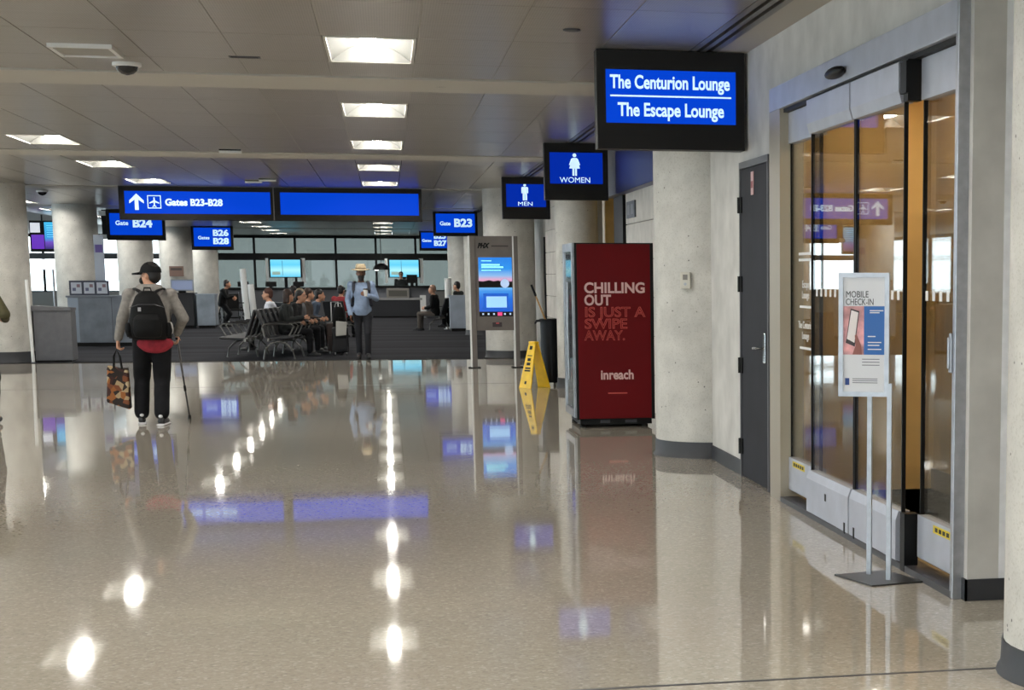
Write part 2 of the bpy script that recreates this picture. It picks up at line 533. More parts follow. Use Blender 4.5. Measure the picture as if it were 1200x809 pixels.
# columns
def column(x, y, r, label, base=0.14):
    t = thing('concrete_column', label, 'column', (x, y, 0))
    n = 40
    MB().lathe([(r, 0.0), (r, ZC)], n=n).build('shaft', CONC, t, smooth=True)
    MB().lathe([(r + .03, 0.0), (r + .026, .012), (r + .012, .03), (r + .008, base)], n=n).build('base_band', BASEB, t, smooth=True)
    return t
column(2.83, 6.38, .5, 'pitted concrete column at the right edge of the picture, nearest of all', .13)
adcol = column(2.78, 15.4, .5, 'pitted concrete column with a call box, between red cabinet and grey door')
column(2.62, 25.15, .30, 'round concrete column half hidden behind the blue women sign and red cabinet')
column(2.33, 34.9, .49, 'round concrete column directly behind the grey information kiosk')
column(2.52, 48.4, .49, 'round concrete column second behind the information kiosk, by the gate B23 sign')
column(2.29, 54.4, .49, 'round concrete column left of the kiosk, behind the steel gate counter')
column(-6.84, 34.95, .49, 'large concrete column at the left edge beside the grey podium', .2)
column(-7.06, 44.64, .49, 'concrete column behind the left gate counter with posters')
column(-7.03, 54.4, .49, 'concrete column directly behind the man in the grey hoodie')
column(-6.98, 64.1, .54, 'concrete column right of the man in the grey hoodie, below the small gates sign')
column(-6.93, 73.6, .49, 'farthest concrete column of the left row, next to the window wall')

# call box on the column
cb = thing('call_box', 'small white wall plate with button on the concrete column', 'call box', (2.478, 14.97, 1.525), math.radians(-16))
MB().box(-.043, .043, -.02, .06, -.07, .07).build('plate', mat('ivory_plastic', (205, 200, 188), 0.4), cb, bevel=.004)
MB().box(-.02, .02, -.024, -.02, .005, .05).build('screen', mat('grey_lens', (120, 112, 104), 0.3), cb)
MB().cyl((0, -.026, -.03), (0, -.02, -.03), .012).build('button', ALU, cb)

# recessed block walls beyond the column
def blockwall(name, x, y0, y1, zt, ch, cl, thick=.12):
    w_ = struct(MB().box(x + .02, x + .02 + thick, y0, y1, 0, ZC).build(name, mat('mortar', (140, 134, 126), 0.8)))
    z = 0; row = 0
    while z < zt - .02:
        z1 = min(z + ch, zt); y = y0 - (cl / 2 if row % 2 else 0)
        while y < y1 - .01:
            a, b_ = max(y, y0), min(y + cl, y1)
            if b_ - a > .05:
                MB().box(x, x + .021, a + .006, b_ - .006, z + .006, z1 - .006).build('wall_block', BLOCK, w_)
            y += cl
        z = z1; row += 1
    return w_
blockwall('wall_block_front', 2.95, 15.95, 22.35, 3.15, .44, 1.4)
struct(MB().box(2.85, 3.1, 15.7, 15.95, 0, ZC).build('wall_right', PLAS))
blockwall('wall_block_rear', 2.95, 26.0, 34.0, ZC, .40, 1.6)
struct(MB().box(2.96, 3.2, 34.3, 78, 0, ZC).build('wall_right', PLAS))
struct(MB().box(4.1, 4.2, 15.5, 36, 0, ZC).build('wall_restroom', TANW))
for a, b_ in ((22.35, 22.4), (25.9, 26.0)):
    struct(MB().box(3.12, 4.1, a, b_, 0, ZC).build('wall_restroom', TANW))
j = thing('door_edge', 'black door edge at the restroom entrance above the red cabinet', 'door edge', (2.93, 22.5, 0))
MB().box(0, .1, 0, .9, 0, 2.58).build('leaf', BLACK, j)
MB().box(-.012, 0, .3, .36, .9, 1.3).build('pull', STEEL, j)
dj = thing('door_edge', 'thin dark door edge in the pale block wall behind the waste bin', 'door edge', (2.93, 34.05, 0))
MB().box(0, .1, 0, .22, 0, 2.3).build('leaf', BLACK, dj)
MB().box(-.012, 0, .08, .12, .9, 1.2).build('pull', STEEL, dj)
fs = thing('wall_fascia', 'dark blue sign box high on the block wall beside the women sign', 'wall sign', (2.83, 16.2, 2.58))
MB().box(0, .12, 0, 6.15, 0, .62).build('panel', mat('fascia_blue', (38, 44, 92), 0.35), fs)
MB().box(-.002, .12, 6.15, 7.4, 0, .62).build('end_panel', mat('fascia_grey', (110, 110, 114), 0.4), fs)
pq = thing('wall_plaque', 'small dark mottled plaque on the block wall above the red cabinet', 'plaque', (2.93, 21.4, 2.27))
MB().box(0, .02, 0, .75, 0, .2).build('plate', mat('plaque_dark', (60, 60, 62), 0.4, var=.5, scale=14), pq)
MB().box(-.004, 0, .1, .3, .04, .16).build('symbol', mat('plaque_light', (130, 130, 132), 0.5), pq)
MB().box(-.004, 0, .42, .62, .04, .16).build('symbol', mat('plaque_light', (130, 130, 132), 0.5), pq)
sp = thing('wall_speaker', 'small black box high on the block wall between men and women signs', 'speaker', (2.88, 30.6, 2.34))
MB().box(0, .07, 0, .35, 0, .2).build('body', BLACK, sp, bevel=.01)
MB().box(-.004, 0, .03, .32, .02, .18).build('grille', DARKGREY, sp)

# ------------------------------------------------------------------ grey service door
d2 = struct(thing('door_2', 'narrow dark grey service door between the column and the glass entrance', 'door', (WX, 12.99, 0)))
b = MB()
b.box(-.03, .15, .50, .53, 0, 2.42); b.box(-.03, .15, -.53, -.50, 0, 2.42); b.box(-.03, .15, -.50, .50, 2.37, 2.42)
b.build('frame', mat('door_frame', (88, 88, 92), 0.45), d2)
MB().box(-.02, .025, -.495, .495, .012, 2.365).build('leaf', DOORM, d2, bevel=.003)
MB().box(-.026, -.021, .0, .0 + .09, 2.16, 2.33).build('notice', mat('notice_pink', (214, 170, 168), 0.5), d2)
MB().box(-.0275, -.026, .01, .08, 2.21, 2.26).build('notice_band', mat('notice_red', (160, 60, 66), 0.5), d2)
for z in (2.10, 1.50, .875, .245):
    h = MB().cyl((-.035, .505, z - .06), (-.035, .505, z + .06), .014, n=12)
    h.box(-.032, -.02, .45, .545, z - .06, z + .06)
    h.build('hinge', BLACK, d2)
hd = MB(); hd.box(-.028, -.02, -.40, -.33, .93, 1.15)
hp = hd.build('lock_plate', CHROME, d2, bevel=.004)
lv = MB(); lv.cyl((-.028, -.365, 1.04), (-.085, -.365, 1.04), .011, n=10); lv.tube([(-.085, -.37, 1.04), (-.085, -.30, 1.04), (-.08, -.235, 1.035)], .01, 10)
lv.build('lever_handle', CHROME, hp, smooth=True)

# ------------------------------------------------------------------ automatic glass entrance
d1 = struct(thing('door_1', 'automatic sliding glass entrance with aluminium rails and header', 'door', (2.66, 10.0, 0)))
def Y(v): return v - 10.0
ALUP = mat('aluminium_panel', (184, 187, 198), 0.42, metal=0.35, var=0.03, scale=6)
b = MB(); b.box(-.03, .10, Y(8.08), Y(12.26), 2.685, 2.845)
hdr = b.build('header', ALUP, d1, bevel=.004)
b = MB(); b.box(.0, .1, Y(8.10), Y(12.2), 2.66, 2.685); b.build('track', BLACK, hdr)
sn = MB(); sn.ell((-.055, Y(10.3), 2.745), (.04, .20, .034), 14, 8); sn.build('motion_sensor', BINB, d1, smooth=True)
b = MB(); b.box(-.028, .14, Y(11.93), Y(12.27), 0, 2.685); b.build('jamb', mat('jamb_metal', (170, 160, 142), 0.4, metal=.3), d1)
b = MB(); b.box(-.028, .10, Y(8.05), Y(8.095), 0, 2.90); b.build('jamb', ALU, d1, bevel=.003)
b = MB(); b.box(-.04, -.028, Y(8.085), Y(8.115), 1.10, 1.29); b.box(-.05, -.04, Y(8.09), Y(8.11), 1.12, 1.27)
b.build('push_plate', ALU, d1, bevel=.004)
b = MB(); b.box(-.028, .10, Y(8.08), Y(11.95), 0.0, .035); b.build('threshold', DARKGREY, d1)
YTAPE = mat('yellow_sticker', (214, 190, 40), 0.5)
def rail(parent, y0, y1, x, z0, z1, bulge, name):
    pts = [(x, z0), (x - bulge, z0 + .01), (x - bulge, z1 - .05), (x - .012, z1), (x + .05, z1), (x + .05, z0)]
    if name == 'top_rail':
        pts = [(x - .012, z0), (x - bulge, z0 + .06), (x - bulge, z1 - .004), (x, z1), (x + .05, z1), (x + .05, z0)]
    m_ = MB().prism(pts, 'y', 0, 1)
    m_.v = [(p[0], Y(y0) + p[1] * (y1 - y0), p[2]) for p in m_.v]
    return m_.build(name, ALUP, parent)
def leaf(kind, y0, y1, x, bulge):
    g = MB().box(x + .008, x + .018, Y(y0), Y(y1), .30, 2.46).build('glass_panel', GLASS, d1)
    rail(g, y0, y1, x, .036 if kind == 's' else .078, .312, bulge, 'bottom_rail')
    rail(g, y0, y1, x, 2.452, 2.662, bulge, 'top_rail')
    st = MB()
    for yy in (y0, y1): st.box(x + .002, x + .024, Y(yy) - .006, Y(yy) + .006, .30, 2.46)
    st.build('edge_seal', BLACK, g)
    return g
gA = leaf('f', 11.09, 11.93, .045, .012)
gB = leaf('s', 10.015, 11.08, -.012, .03)
gC = leaf('s', 9.0, 9.985, -.012, .03)
gD = leaf('f', 8.10, 8.84, .045, .012)
b = MB(); b.box(-.03, .045, Y(8.87), Y(8.95), .0, .312); b.box(-.03, .045, Y(8.87), Y(8.95), 2.452, 2.66)
b.box(-.045, -.03, Y(8.85), Y(8.96), 2.49, 2.65)
b.build('pivot_block', BLACK, gC)
for g, y0 in ((gA, 11.45), (gD, 8.20)):
    b = MB(); b.box(.0318, .0328, Y(y0), Y(y0) + .36, .255, .295); s_ = b.build('warning_sticker', YTAPE, g)
    b = MB()
    for k in range(5): b.box(.031, .0318, Y(y0) + .03 + .063 * k, Y(y0) + .075 + .063 * k, .264, .286)
    b.build('sticker_lettering', BLACK, g)
for g, y0 in ((gB, 10.55), (gC, 9.5)):
    b = MB(); b.box(-.0435, -.042, Y(y0), Y(y0) + .04, .17, .215); b.build('lock_cylinder', BLACK, g)
for g, yy in ((gB, 10.08), (gC, 9.86)):
    b = MB(); b.box(-.046, -.042, Y(yy), Y(yy) + .025, .036, .10); b.build('floor_bolt', BLACK, g)
for g, y0, y1, x in ((gB, 10.1, 11.0, -.0055), (gC, 9.08, 9.95, -.0055), (gD, 8.16, 8.8, .0515)):
    b = MB(); yy = y0
    while yy < y1:
        b.box(x, x + .001, Y(yy), Y(yy) + .045, 1.435, 1.485); yy += .118
    b.build('safety_marks', WHITE, g)
rotR = (PI / 2, 0, -PI / 2)
text('vinyl_lettering', 'Escape\nLounge', .07, (.051, Y(11.5), 1.47), WHITE, gA, rot=rotR)
text('vinyl_lettering', 'The Centurion\nLounge', .07, (.051, Y(11.5), 1.20), WHITE, gA, rot=rotR)
b = MB()
for z in (1.70, 1.66): b.box(.051, .052, Y(11.3), Y(11.7), z, z + .018)
for z in (1.35, 1.075): b.box(.051, .052, Y(11.33), Y(11.67), z, z + .016)
b.build('vinyl_lettering', WHITE, gA)

# lounge vestibule behind the glass
v0, v1 = 8.2, 12.42
struct(MB().box(2.86, 5.4, v0, v1, -.1, 0.0).build('floor', TERR))
struct(MB().box(2.86, 5.4, v0, v1, 2.9, 3.0).build('ceiling', mat('lounge_ceiling', (190, 172, 140), .7)))
struct(MB().box(5.3, 5.4, v0, v1, 0, 2.9).build('wall_lounge', TAN))
struct(MB().box(2.86, 5.3, v1, v1 + .1, 0, 2.9).build('wall_lounge', TAN))
struct(MB().box(2.86, 5.3, v0 - .04, v0, 0, 2.9).build('wall_lounge', TAN))
wp = struct(MB().box(3.9, 3.98, 8.9, v1, 0, 2.9).build('wall_lounge', TANW))
struct(MB().box(3.885, 3.90, 8.9, v1, 0, .15).build('baseboard_lounge', mat('lounge_base', (120, 108, 88), .5), wp))
for y, wd in ((9.3, 'nearest'), (10.5, 'middle'), (11.7, 'farthest')):
    t = thing('lounge_downlight', 'small warm downlight in the lounge ceiling behind the glass doors, %s of three' % wd, 'downlight', (3.35, y, 2.9), 0, 'lounge downlights')
    MB().lathe([(.12, 0), (.12, -.012), (.09, -.012)], n=20).build('rim', WHITE, t)
    MB().lathe([(.088, -.012), (.088, -.018)], n=20).build('lens', mat('warm_lens', (255, 226, 170), .4, emit=60, ecol=(255, 230, 188)), t)

# ------------------------------------------------------------------ mobile check-in stand
st = thing('sign_stand', 'silver poster stand reading mobile check-in before the glass doors', 'sign stand', (2.44, 8.72, 0))
p4 = [(-.198, .126), (-.094, -.242), (.20, -.182), (.097, .195)]
b = MB(); b.prism(p4, 'z', 0, .008); b.build('base_plate', mat('stand_base', (74, 72, 70), .3, metal=.7), st)
# frame plane: roughly across the view, turned a little
fy = math.radians(-28)
post = MB(); post.box(-.012, .012, -.012, .012, .008, 1.02)
for x, y in ((-.018, .095), (.033, -.10)):
    o = post.build('post', ALU, st); o.location = (x, y, 0); o.rotation_euler = (0, 0, fy)
fr = bpy.data.objects.new('poster_frame', None)
R = Matrix.Rotation(math.radians(-26), 4, 'Z')
def frm(mb):
    mb.v = [tuple((R @ Vector(p)) + Vector((-.085, -.03, 0))) for p in mb.v]; return mb
FW, z0, z1 = .131, .952, 1.578
b = MB()
b.box(-FW, -FW + .024, -.012, .012, z0, z1); b.box(FW - .024, FW, -.012, .012, z0, z1)
b.box(-FW + .024, FW - .024, -.012, .012, z0, z0 + .024); b.box(-FW + .024, FW - .024, -.012, .012, z1 - .024, z1)
frame_o = frm(b).build('poster_frame', ALU, st)
px0, px1 = -FW + .022, FW - .022
pw = px1 - px0
frm(MB().box(px0, px1, -.004, .006, z0 + .022, z1 - .022)).build('poster', mat('poster_white', (222, 222, 226), .3), frame_o)
frm(MB().box(px0, px0 + pw * .5, -.005, -.004, 1.165, 1.41)).build('photo_print', mat('poster_photo', (206, 148, 150), .4, var=.25, scale=12), frame_o)
frm(MB().box(px0 + pw * .5, px1, -.005, -.004, 1.165, 1.41)).build('blue_panel', mat('poster_blue', (44, 104, 178), .4), frame_o)
ph = MB(); ph.prism([(px0 + .015, 1.225), (px0 + .062, 1.205), (px0 + .085, 1.385), (px0 + .04, 1.398)], 'y', -.006, -.005)
frm(ph).build('phone_print', mat('phone_dark', (52, 40, 44), .4), frame_o)
ph = MB(); ph.prism([(px0 + .021, 1.245), (px0 + .06, 1.225), (px0 + .08, 1.378), (px0 + .044, 1.39)], 'y', -.007, -.006)
frm(ph).build('phone_screen', mat('phone_screen', (232, 222, 220), .4), frame_o)
b = MB()
b.prism([(px0 + .05, 1.165), (px0 + .1, 1.165), (px0 + .095, 1.21), (px0 + .07, 1.27), (px0 + .062, 1.262), (px0 + .066, 1.21)], 'y', -.0075, -.006)
frm(b).build('hand_print', mat('hand_print', (150, 92, 84), .5), frame_o)
b = MB()
for z, a, c in ((1.385, .03, .1), (1.375, .03, .08), (1.255, .02, .06), (1.225, .02, .09), (1.21, .02, .08), (1.19, .02, .09)):
    b.box(px0 + pw * .5 + a, px0 + pw * .5 + c, -.0056, -.005, z, z + .005)
frm(b).build('print_lines', WHITE, frame_o)
for zs, a, c in (((1.14, 1.125, 1.11), .1, .19), ((1.04, 1.03, 1.02), .05, .18)):
    b = MB()
    for z in zs: b.box(px0 + a, min(px0 + c, px1 - .01), -.0048, -.004, z, z + .004)
    frm(b).build('print_lines', mat('grey_ink', (120, 120, 128), .5), frame_o)
frm(MB().box(px0 + .012, px0 + .034, -.0052, -.004, 1.01, 1.045)).build('logo_square', mat('logo_blue', (28, 60, 130), .4), frame_o)
for s_, z in (('MOBILE', 1.468), ('CHECK-IN', 1.43)):
    t = text('lettering', s_, .046, (0, 0, 0), mat('poster_ink', (44, 44, 50), .5), frame_o, bold=.0, align='LEFT', width=.115 if s_ == 'MOBILE' else .142)
    p = (R @ Vector((px0 + .014, -.0045, z))) + Vector((-.085, -.03, 0))
    t.location = p; t.rotation_euler = (PI / 2, 0, math.radians(-26))

# ------------------------------------------------------------------ hanging signs
def hang_sign(x0, x1, y, z0, z1, label, blue=BLUEC, depth=.16, lip=True, group=None, name='overhead_sign', mx=.075, mt=.115, mb_=.20):
    t = thing(name, label, 'sign', ((x0 + x1) / 2, y, z0), 0, group)
    w_ = (x1 - x0) / 2; h = z1 - z0
    ix0, ix1, iz0, iz1 = -w_ + mx, w_ - mx, mb_, h - mt
    b = MB()
    b.box(-w_, ix0, 0, depth, 0, h); b.box(ix1, w_, 0, depth, 0, h); b.box(ix0, ix1, 0, depth, 0, iz0); b.box(ix0, ix1, 0, depth, iz1, h)
    b.box(ix0, ix1, .05, depth, iz0, iz1)
    hs = b.build('housing', BEZEL, t)
    if lip:
        MB().box(-w_ + .002, w_ - .002, -.012, 0, 0, .10).build('lower_lip', BEZEL, t)
    f = MB().box(ix0, ix1, .015, .05, iz0, iz1).build('light_panel', blue, t)
    return t, f, (ix0, ix1, iz0, iz1)
yy = .0135
t, f, q = hang_sign(1.555, 2.665, 13.3, 2.497, 3.214, 'large blue lit sign reading The Centurion Lounge and The Escape Lounge', mx=.066, mt=.14, mb_=.19)
h = 3.214 - 2.497
text('lettering', 'The Centurion Lounge', .135, (-.005, yy, .485), SIGNW, f, bold=.0035, width=.90)
text('lettering', 'The Escape Lounge', .135, (0, yy, .285), SIGNW, f, bold=.0035, width=.80)
MB().box(-.455, .455, yy - .001, yy + .001, .382, .394).build('rule_line', SIGNW, f)
def pict(f, woman, cx, z0, s, y):
    b = MB()
    n = 14
    b.prism([(cx + .085 * s * math.cos(2 * PI * i / n), z0 + .90 * s + .085 * s * math.sin(2 * PI * i / n)) for i in range(n)], 'y', y - .001, y)
    P = lambda pts: b.prism([(cx + px * s, z0 + pz * s) for px, pz in pts], 'y', y - .001, y)
    if woman:
        P([(-.10, .78), (.10, .78), (.14, .72), (.19, .48), (-.19, .48), (-.14, .72)])
        P([(-.15, .74), (-.11, .76), (-.20, .46), (-.25, .48)]); P([(.11, .76), (.15, .74), (.25, .48), (.20, .46)])
        P([(-.19, .48), (.19, .48), (.24, .32), (-.24, .32)])
        P([(-.10, .32), (-.015, .32), (-.015, .0), (-.10, .0)]); P([(.015, .32), (.10, .32), (.10, .0), (.015, .0)])
    else:
        P([(-.16, .79), (.16, .79), (.20, .75), (.20, .42), (.145, .42), (.135, .70), (-.135, .70), (-.145, .42), (-.20, .42), (-.20, .75)])
        P([(-.13, .70), (.13, .70), (.13, .38), (-.13, .38)])
        P([(-.13, .38), (-.012, .38), (-.012, .0), (-.13, .0)]); P([(.012, .38), (.13, .38), (.13, .0), (.012, .0)])
    b.build('pictogram', SIGNW, f)
t, f, q = hang_sign(1.965, 2.76, 22.55, 2.51, 3.21, 'blue lit women restroom sign hanging from the ceiling', blue=BLUED, mx=.066)
pict(f, True, -.02, .30, .28, yy); text('lettering', 'WOMEN', .095, (-.015, yy, .245), SIGNW, f, bold=.0, width=.38)
t, f, q = hang_sign(1.935, 2.73, 30.39, 2.517, 3.21, 'blue lit men restroom sign, left of the women sign', blue=BLUED, mx=.066)
pict(f, False, -.02, .31, .28, yy); text('lettering', 'MEN', .095, (-.015, yy, .25), SIGNW, f, bold=.0, width=.24)

# long gates sign: two lit panels in one housing
t = thing('overhead_sign', 'long blue lit two panel sign reading Gates B23-B28 with arrow', 'sign', (-2.035, 35.1, 2.60))
W2, h, dp = 2.74, .615, .22
b = MB(); b.box(-W2, W2, .06, dp, 0, h); b.box(-W2, W2, 0, .06, h - .09, h); b.box(-W2, W2, 0, .06, 0, .115)
for x0, x1 in ((-W2, -W2 + .10), (-.05, .13), (W2 - .06, W2)): b.box(x0, x1, 0, .06, .115, h - .09)
b.build('housing', BEZEL, t)
MB().box(.0, .02, -.012, 0, 0, h).build('divider', mat('sign_divider', (96, 92, 90), .4, metal=.5), t)
f1 = MB().box(-W2 + .10, -.05, .015, .06, .115, h - .09).build('light_panel', BLUEC, t)
f2 = MB().box(.13, W2 - .06, .015, .06, .115, h - .09).build('light_panel', BLUEC, t)
text('lettering', 'Gates B23-B28', .17, (-1.42, yy, .32), SIGNW, f1, bold=.007, width=1.02)
cx, cz, s = -2.43, .33, .15
MB().prism([(cx + a * s, cz + c * s) for a, c in ((0, 1), (.85, .15), (.85, -.2), (.22, .25), (.22, -1), (-.22, -1), (-.22, .25), (-.85, -.2), (-.85, .15))], 'y', yy - .001, yy).build('arrow', SIGNW, f1)
cx = -2.12
b = MB(); s = .12
for a in ((-s, s, s - .015, s), (-s, s, -s, -s + .015), (-s, -s + .015, -s + .015, s - .015), (s - .015, s, -s + .015, s - .015)):
    b.box(cx + a[0], cx + a[1], yy - .001, yy, cz + a[2], cz + a[3])
b.prism([(cx + p * .09, cz + r * .09) for p, r in ((0, 1), (.13, .8), (.16, .3), (.95, -.15), (.95, -.35), (.15, -.1), (.1, -.7), (.4, -.9), (.4, -1.05), (0, -.92), (-.4, -1.05), (-.4, -.9), (-.1, -.7), (-.15, -.1), (-.95, -.35), (-.95, -.15), (-.16, .3), (-.13, .8))], 'y', yy - .001, yy)
b.build('plane_symbol', SIGNW, f1)
# small gate signs
t, f, q = hang_sign(1.215, 2.345, 47.05, 2.59, 3.213, 'blue lit sign reading Gate B23 left of the men sign', mx=.07, mt=.05, mb_=.09, lip=False)
text('lettering', 'Gate', .14, (-.26, yy, .32), SIGNW, f, bold=.004, width=.27); text('lettering', 'B23', .28, (.20, yy, .33), SIGNW, f, bold=.012, width=.46)
t, f, q = hang_sign(1.225, 2.32, 67.5, 2.50, 3.213, 'dark and blue sign with Gates B27, below the gate B23 sign', mx=.07, mt=.05, mb_=.10, lip=False)
text('lettering', 'Gates', .14, (-.28, yy, .37), SIGNW, f, bold=.004, width=.34); text('lettering', 'B25\nB27', .26, (.2, yy, .40), SIGNW, f, bold=.012, width=.46)
t, f, q = hang_sign(-6.28, -4.95, 62.4, 2.43, 3.213, 'small sign reading Gates B26 B28 behind the long gates sign', mx=.08, mt=.05, mb_=.12, lip=False)
text('lettering', 'Gates', .15, (-.27, yy, .40), SIGNW, f, bold=.004, width=.36); text('lettering', 'B26\nB28', .27, (.27, yy, .42), SIGNW, f, bold=.012, width=.50)
t, f, q = hang_sign(-6.72, -5.35, 47.1, 2.45, 3.213, 'blue lit sign reading Gate B24 partly behind the long gates sign', mx=.07, mt=.10, mb_=.13, lip=False)
text('lettering', 'Gate', .15, (-.33, yy, .42), SIGNW, f, bold=.004, width=.30); text('lettering', 'B24', .27, (.15, yy, .41), SIGNW, f, bold=.012, width=.46)
b = MB(); b.box(-.80, -.69, .02, .12, .05, .95 - .2); b.build('side_bracket', BLACK, t)
for z in (.02, .60): MB().box(-.86, -.70, .0, .1, z, z + .12).build('bracket_lamp', WHITE, t)

# ------------------------------------------------------------------ red vending cooler
t = thing('vending_cooler', 'tall dark red vending cabinet lettered chilling out is just a swipe away', 'vending machine', (2.29, 18.27, 0))
cx0, cx1, dpt, cz0, cz1 = -.427, .402, 1.0, .085, 1.90
b = MB(); b.box(cx0 + .02, cx1 - .005, .02, dpt, cz0, cz1 - .004); b.build('body', BLACK, t)
MB().box(cx0 + .036, cx1 - .038, -.004, .02, cz0 + .01, cz1 - .012).build('front_panel', RED, t, bevel=.004)
b = MB(); b.box(cx0 + .012, cx0 + .036, 0, .03, cz0, cz1); b.box(cx1 - .038, cx1 - .004, 0, .03, cz0, cz1); b.box(cx0 + .036, cx1 - .038, .0, .03, cz1 - .012, cz1)
b.build('edge_trim', BLACK, t)
b = MB(); b.box(cx0 - .012, cx0 + .02, .03, .12, cz0 + .02, cz1); b.box(cx0 - .012, cx0 + .02, dpt - .1, dpt, cz0 + .02, cz1)
b.box(cx0 - .012, cx0 + .02, .12, dpt - .1, cz1 - .09, cz1); b.box(cx0 - .012, cx0 + .02, .12, dpt - .1, cz0 + .02, cz0 + .1)
df = b.build('door_frame', STEEL, t, bevel=.004)
MB().box(cx0 + .0, cx0 + .018, .12, dpt - .1, cz0 + .1, cz1 - .09).build('door_glass', mat('dark_gloss_glass', (70, 74, 80), .05), df)
MB().tube([(cx0 - .04, .2, .5), (cx0 - .045, .2, 1.0), (cx0 - .04, .2, 1.5)], .012, 8).build('door_handle', STEEL, df)
b = MB(); b.box(cx0 + .05, cx1 - .03, .06, dpt - .06, .03, cz0); b.build('plinth', BLACK, t)
for k in range(2):
    b = MB(); b.box(cx0 + .26 + .26 * k, cx0 + .36 + .28 * k, .055, .06, .045, .075); b.build('vent_slot', DARKGREY, t)
for x in (cx0 + .08, cx1 - .1):
    for y in (.1, dpt - .1):
        b = MB(); b.lathe([(.02, .085), (.02, .03), (.035, .02), (.035, 0)], x, y, 14); b.build('foot', BLACK, t)
ty = -.0045
def ctext(s, size, z, x, w_, m, **k):
    return text('lettering', s, size, (x, ty, z), m, t, align='LEFT', width=w_, **k)
ctext('CHILLING', .148, 1.437, -.322, .625, PINK, bold=.0045)
ctext('OUT', .148, 1.312, -.322, .275, PINK, bold=.0045)
ctext('IS JUST A', .142, 1.19, -.322, .625, SALM, outline=.0036)
ctext('SWIPE', .142, 1.07, -.322, .44, SALM, outline=.0036)
ctext('AWAY.', .142, .95, -.322, .42, SALM, outline=.0036)
ctext('inreach', .135, .545, -.165, .34, PINK, bold=.004)
MB().box(-.09, .11, ty - .001, ty + .001, .352, .364).build('small_print', SALM, t)

# ------------------------------------------------------------------ information kiosk
t = thing('information_kiosk', 'grey metal information kiosk with two blue screens on two posts', 'kiosk', (1.805, 30.85, 0))
KM = mat('kiosk_metal', (112, 105, 100), .45, metal=.3, var=.05, scale=4)
b = MB(); b.box(-.37, .36, -.02, .12, .64, 2.24); body = b.build('body', KM, t, bevel=.006)
for x0, x1 in ((-.435, -.33), (.305, .395)):
    b = MB(); b.box(x0 + .02, x1, -.05, .14, .012, 2.24); p = b.build('post', KM, t, bevel=.004)
    b = MB(); b.box(x0 - .002, x0 + .02, -.05, .14, .012, 2.24); b.build('edge_strip', WHITE, p)
    b = MB(); b.box(x0 - .05, x1 + .05, -.1, .18, 0, .014); b.build('base_plate', BLACK, p)
def screen_mat(name, stops, z0, z1):
    m = mat(name, (30, 120, 230), .2)
    nt, bs, N, L = nodes_of(m)
    tc = N.new('ShaderNodeTexCoord'); sp = N.new('ShaderNodeSeparateXYZ'); L.new(tc.outputs['Object'], sp.inputs[0])
    mr = N.new('ShaderNodeMapRange'); mr.inputs['From Min'].default_value = z0; mr.inputs['From Max'].default_value = z1
    L.new(sp.outputs['Z'], mr.inputs['Value'])
    r = N.new('ShaderNodeValToRGB'); e = r.color_ramp.elements
    for i, (pos, c) in enumerate(stops):
        k = e[i] if i < 2 else e.new(pos)
        k.position = pos; k.color = s2l(c)
    L.new(mr.outputs[0], r.inputs['Fac']); L.new(r.outputs['Color'], bs.inputs['Emission Color'])
    bs.inputs['Emission Strength'].default_value = 0.5; bs.inputs['Base Color'].default_value = (.01, .01, .02, 1)
    return m
M1 = screen_mat('sunset_screen', [(0, (150, 80, 130)), (1, (25, 130, 235)), (.14, (230, 170, 200)), (.3, (140, 190, 240)), (.55, (40, 150, 240))], 1.44, 1.88)
M2 = screen_mat('blue_screen', [(0, (20, 90, 205)), (1, (120, 190, 245)), (.5, (25, 110, 225)), (.85, (60, 150, 235))], .96, 1.37)
sx0, sx1 = -.275, .29
s1 = MB().box(sx0, sx1, -.024, -.02, 1.44, 1.88).build('upper_screen', M1, body)
s2 = MB().box(sx0, sx1, -.024, -.02, .96, 1.37).build('lower_screen', M2, body)
b = MB(); b.box(sx0, sx1, -.023, -.02, 1.37, 1.44); b.box(sx0, sx1, -.023, -.02, .88, .96); b.build('screen_border', BLACK, body)
b = MB()
for z, a, c, hh in ((1.815, .05, .22, .016), (1.74, .05, .36, .03), (1.70, .05, .42, .03), (1.655, .05, .38, .016)): b.box(sx0 + a, sx0 + c, -.0255, -.024, z, z + hh)
b.build('screen_text', mat('screen_text_light', (150, 240, 250), .3, emit=0.40), s1)
b = MB(); b.prism([(sx0, 1.44), (sx1, 1.44), (sx1, 1.47), (.2, 1.475), (.12, 1.468), (.05, 1.49), (-.02, 1.475), (-.1, 1.495), (-.2, 1.472), (sx0, 1.48)], 'y', -.0255, -.024)
b.build('skyline', BLACK, s1)
n = 18
MB().prism([(.165 + .075 * math.cos(2 * PI * i / n), 1.44 + .075 * math.sin(2 * PI * i / n)) for i in range(n)], 'y', -.028, -.0256).build('badge', mat('badge_pale', (176, 200, 236), .3, emit=0.30), s1)
MB().box(sx0 + .12, sx1 - .1, -.0255, -.024, 1.03, 1.22).build('dialog_box', mat('dialog_pale', (150, 200, 248), .3, emit=0.38), s2)
MB().box(sx0 + .07, sx1 - .07, -.0250, -.0245, 1.0, 1.27).build('dialog_border', mat('dialog_edge', (12, 84, 190), .3, emit=0.35), s2)
b = MB()
for k in range(6):
    if k != 3: b.box(sx0 + .045 + .092 * k, sx0 + .075 + .092 * k, -.025, -.023, .905, .935)
b.build('menu_icons', mat('icon_white', (190, 210, 235), .3, emit=0.30), body)
MB().box(sx0 + .305, sx0 + .385, -.025, -.023, .89, .95).build('menu_highlight', mat('icon_pink', (225, 70, 130), .3, emit=0.35), body)
MB().box(-.06, .10, -.035, -.02, .70, .78).build('card_reader', mat('reader_dark', (60, 46, 48), .4), body, bevel=.004)
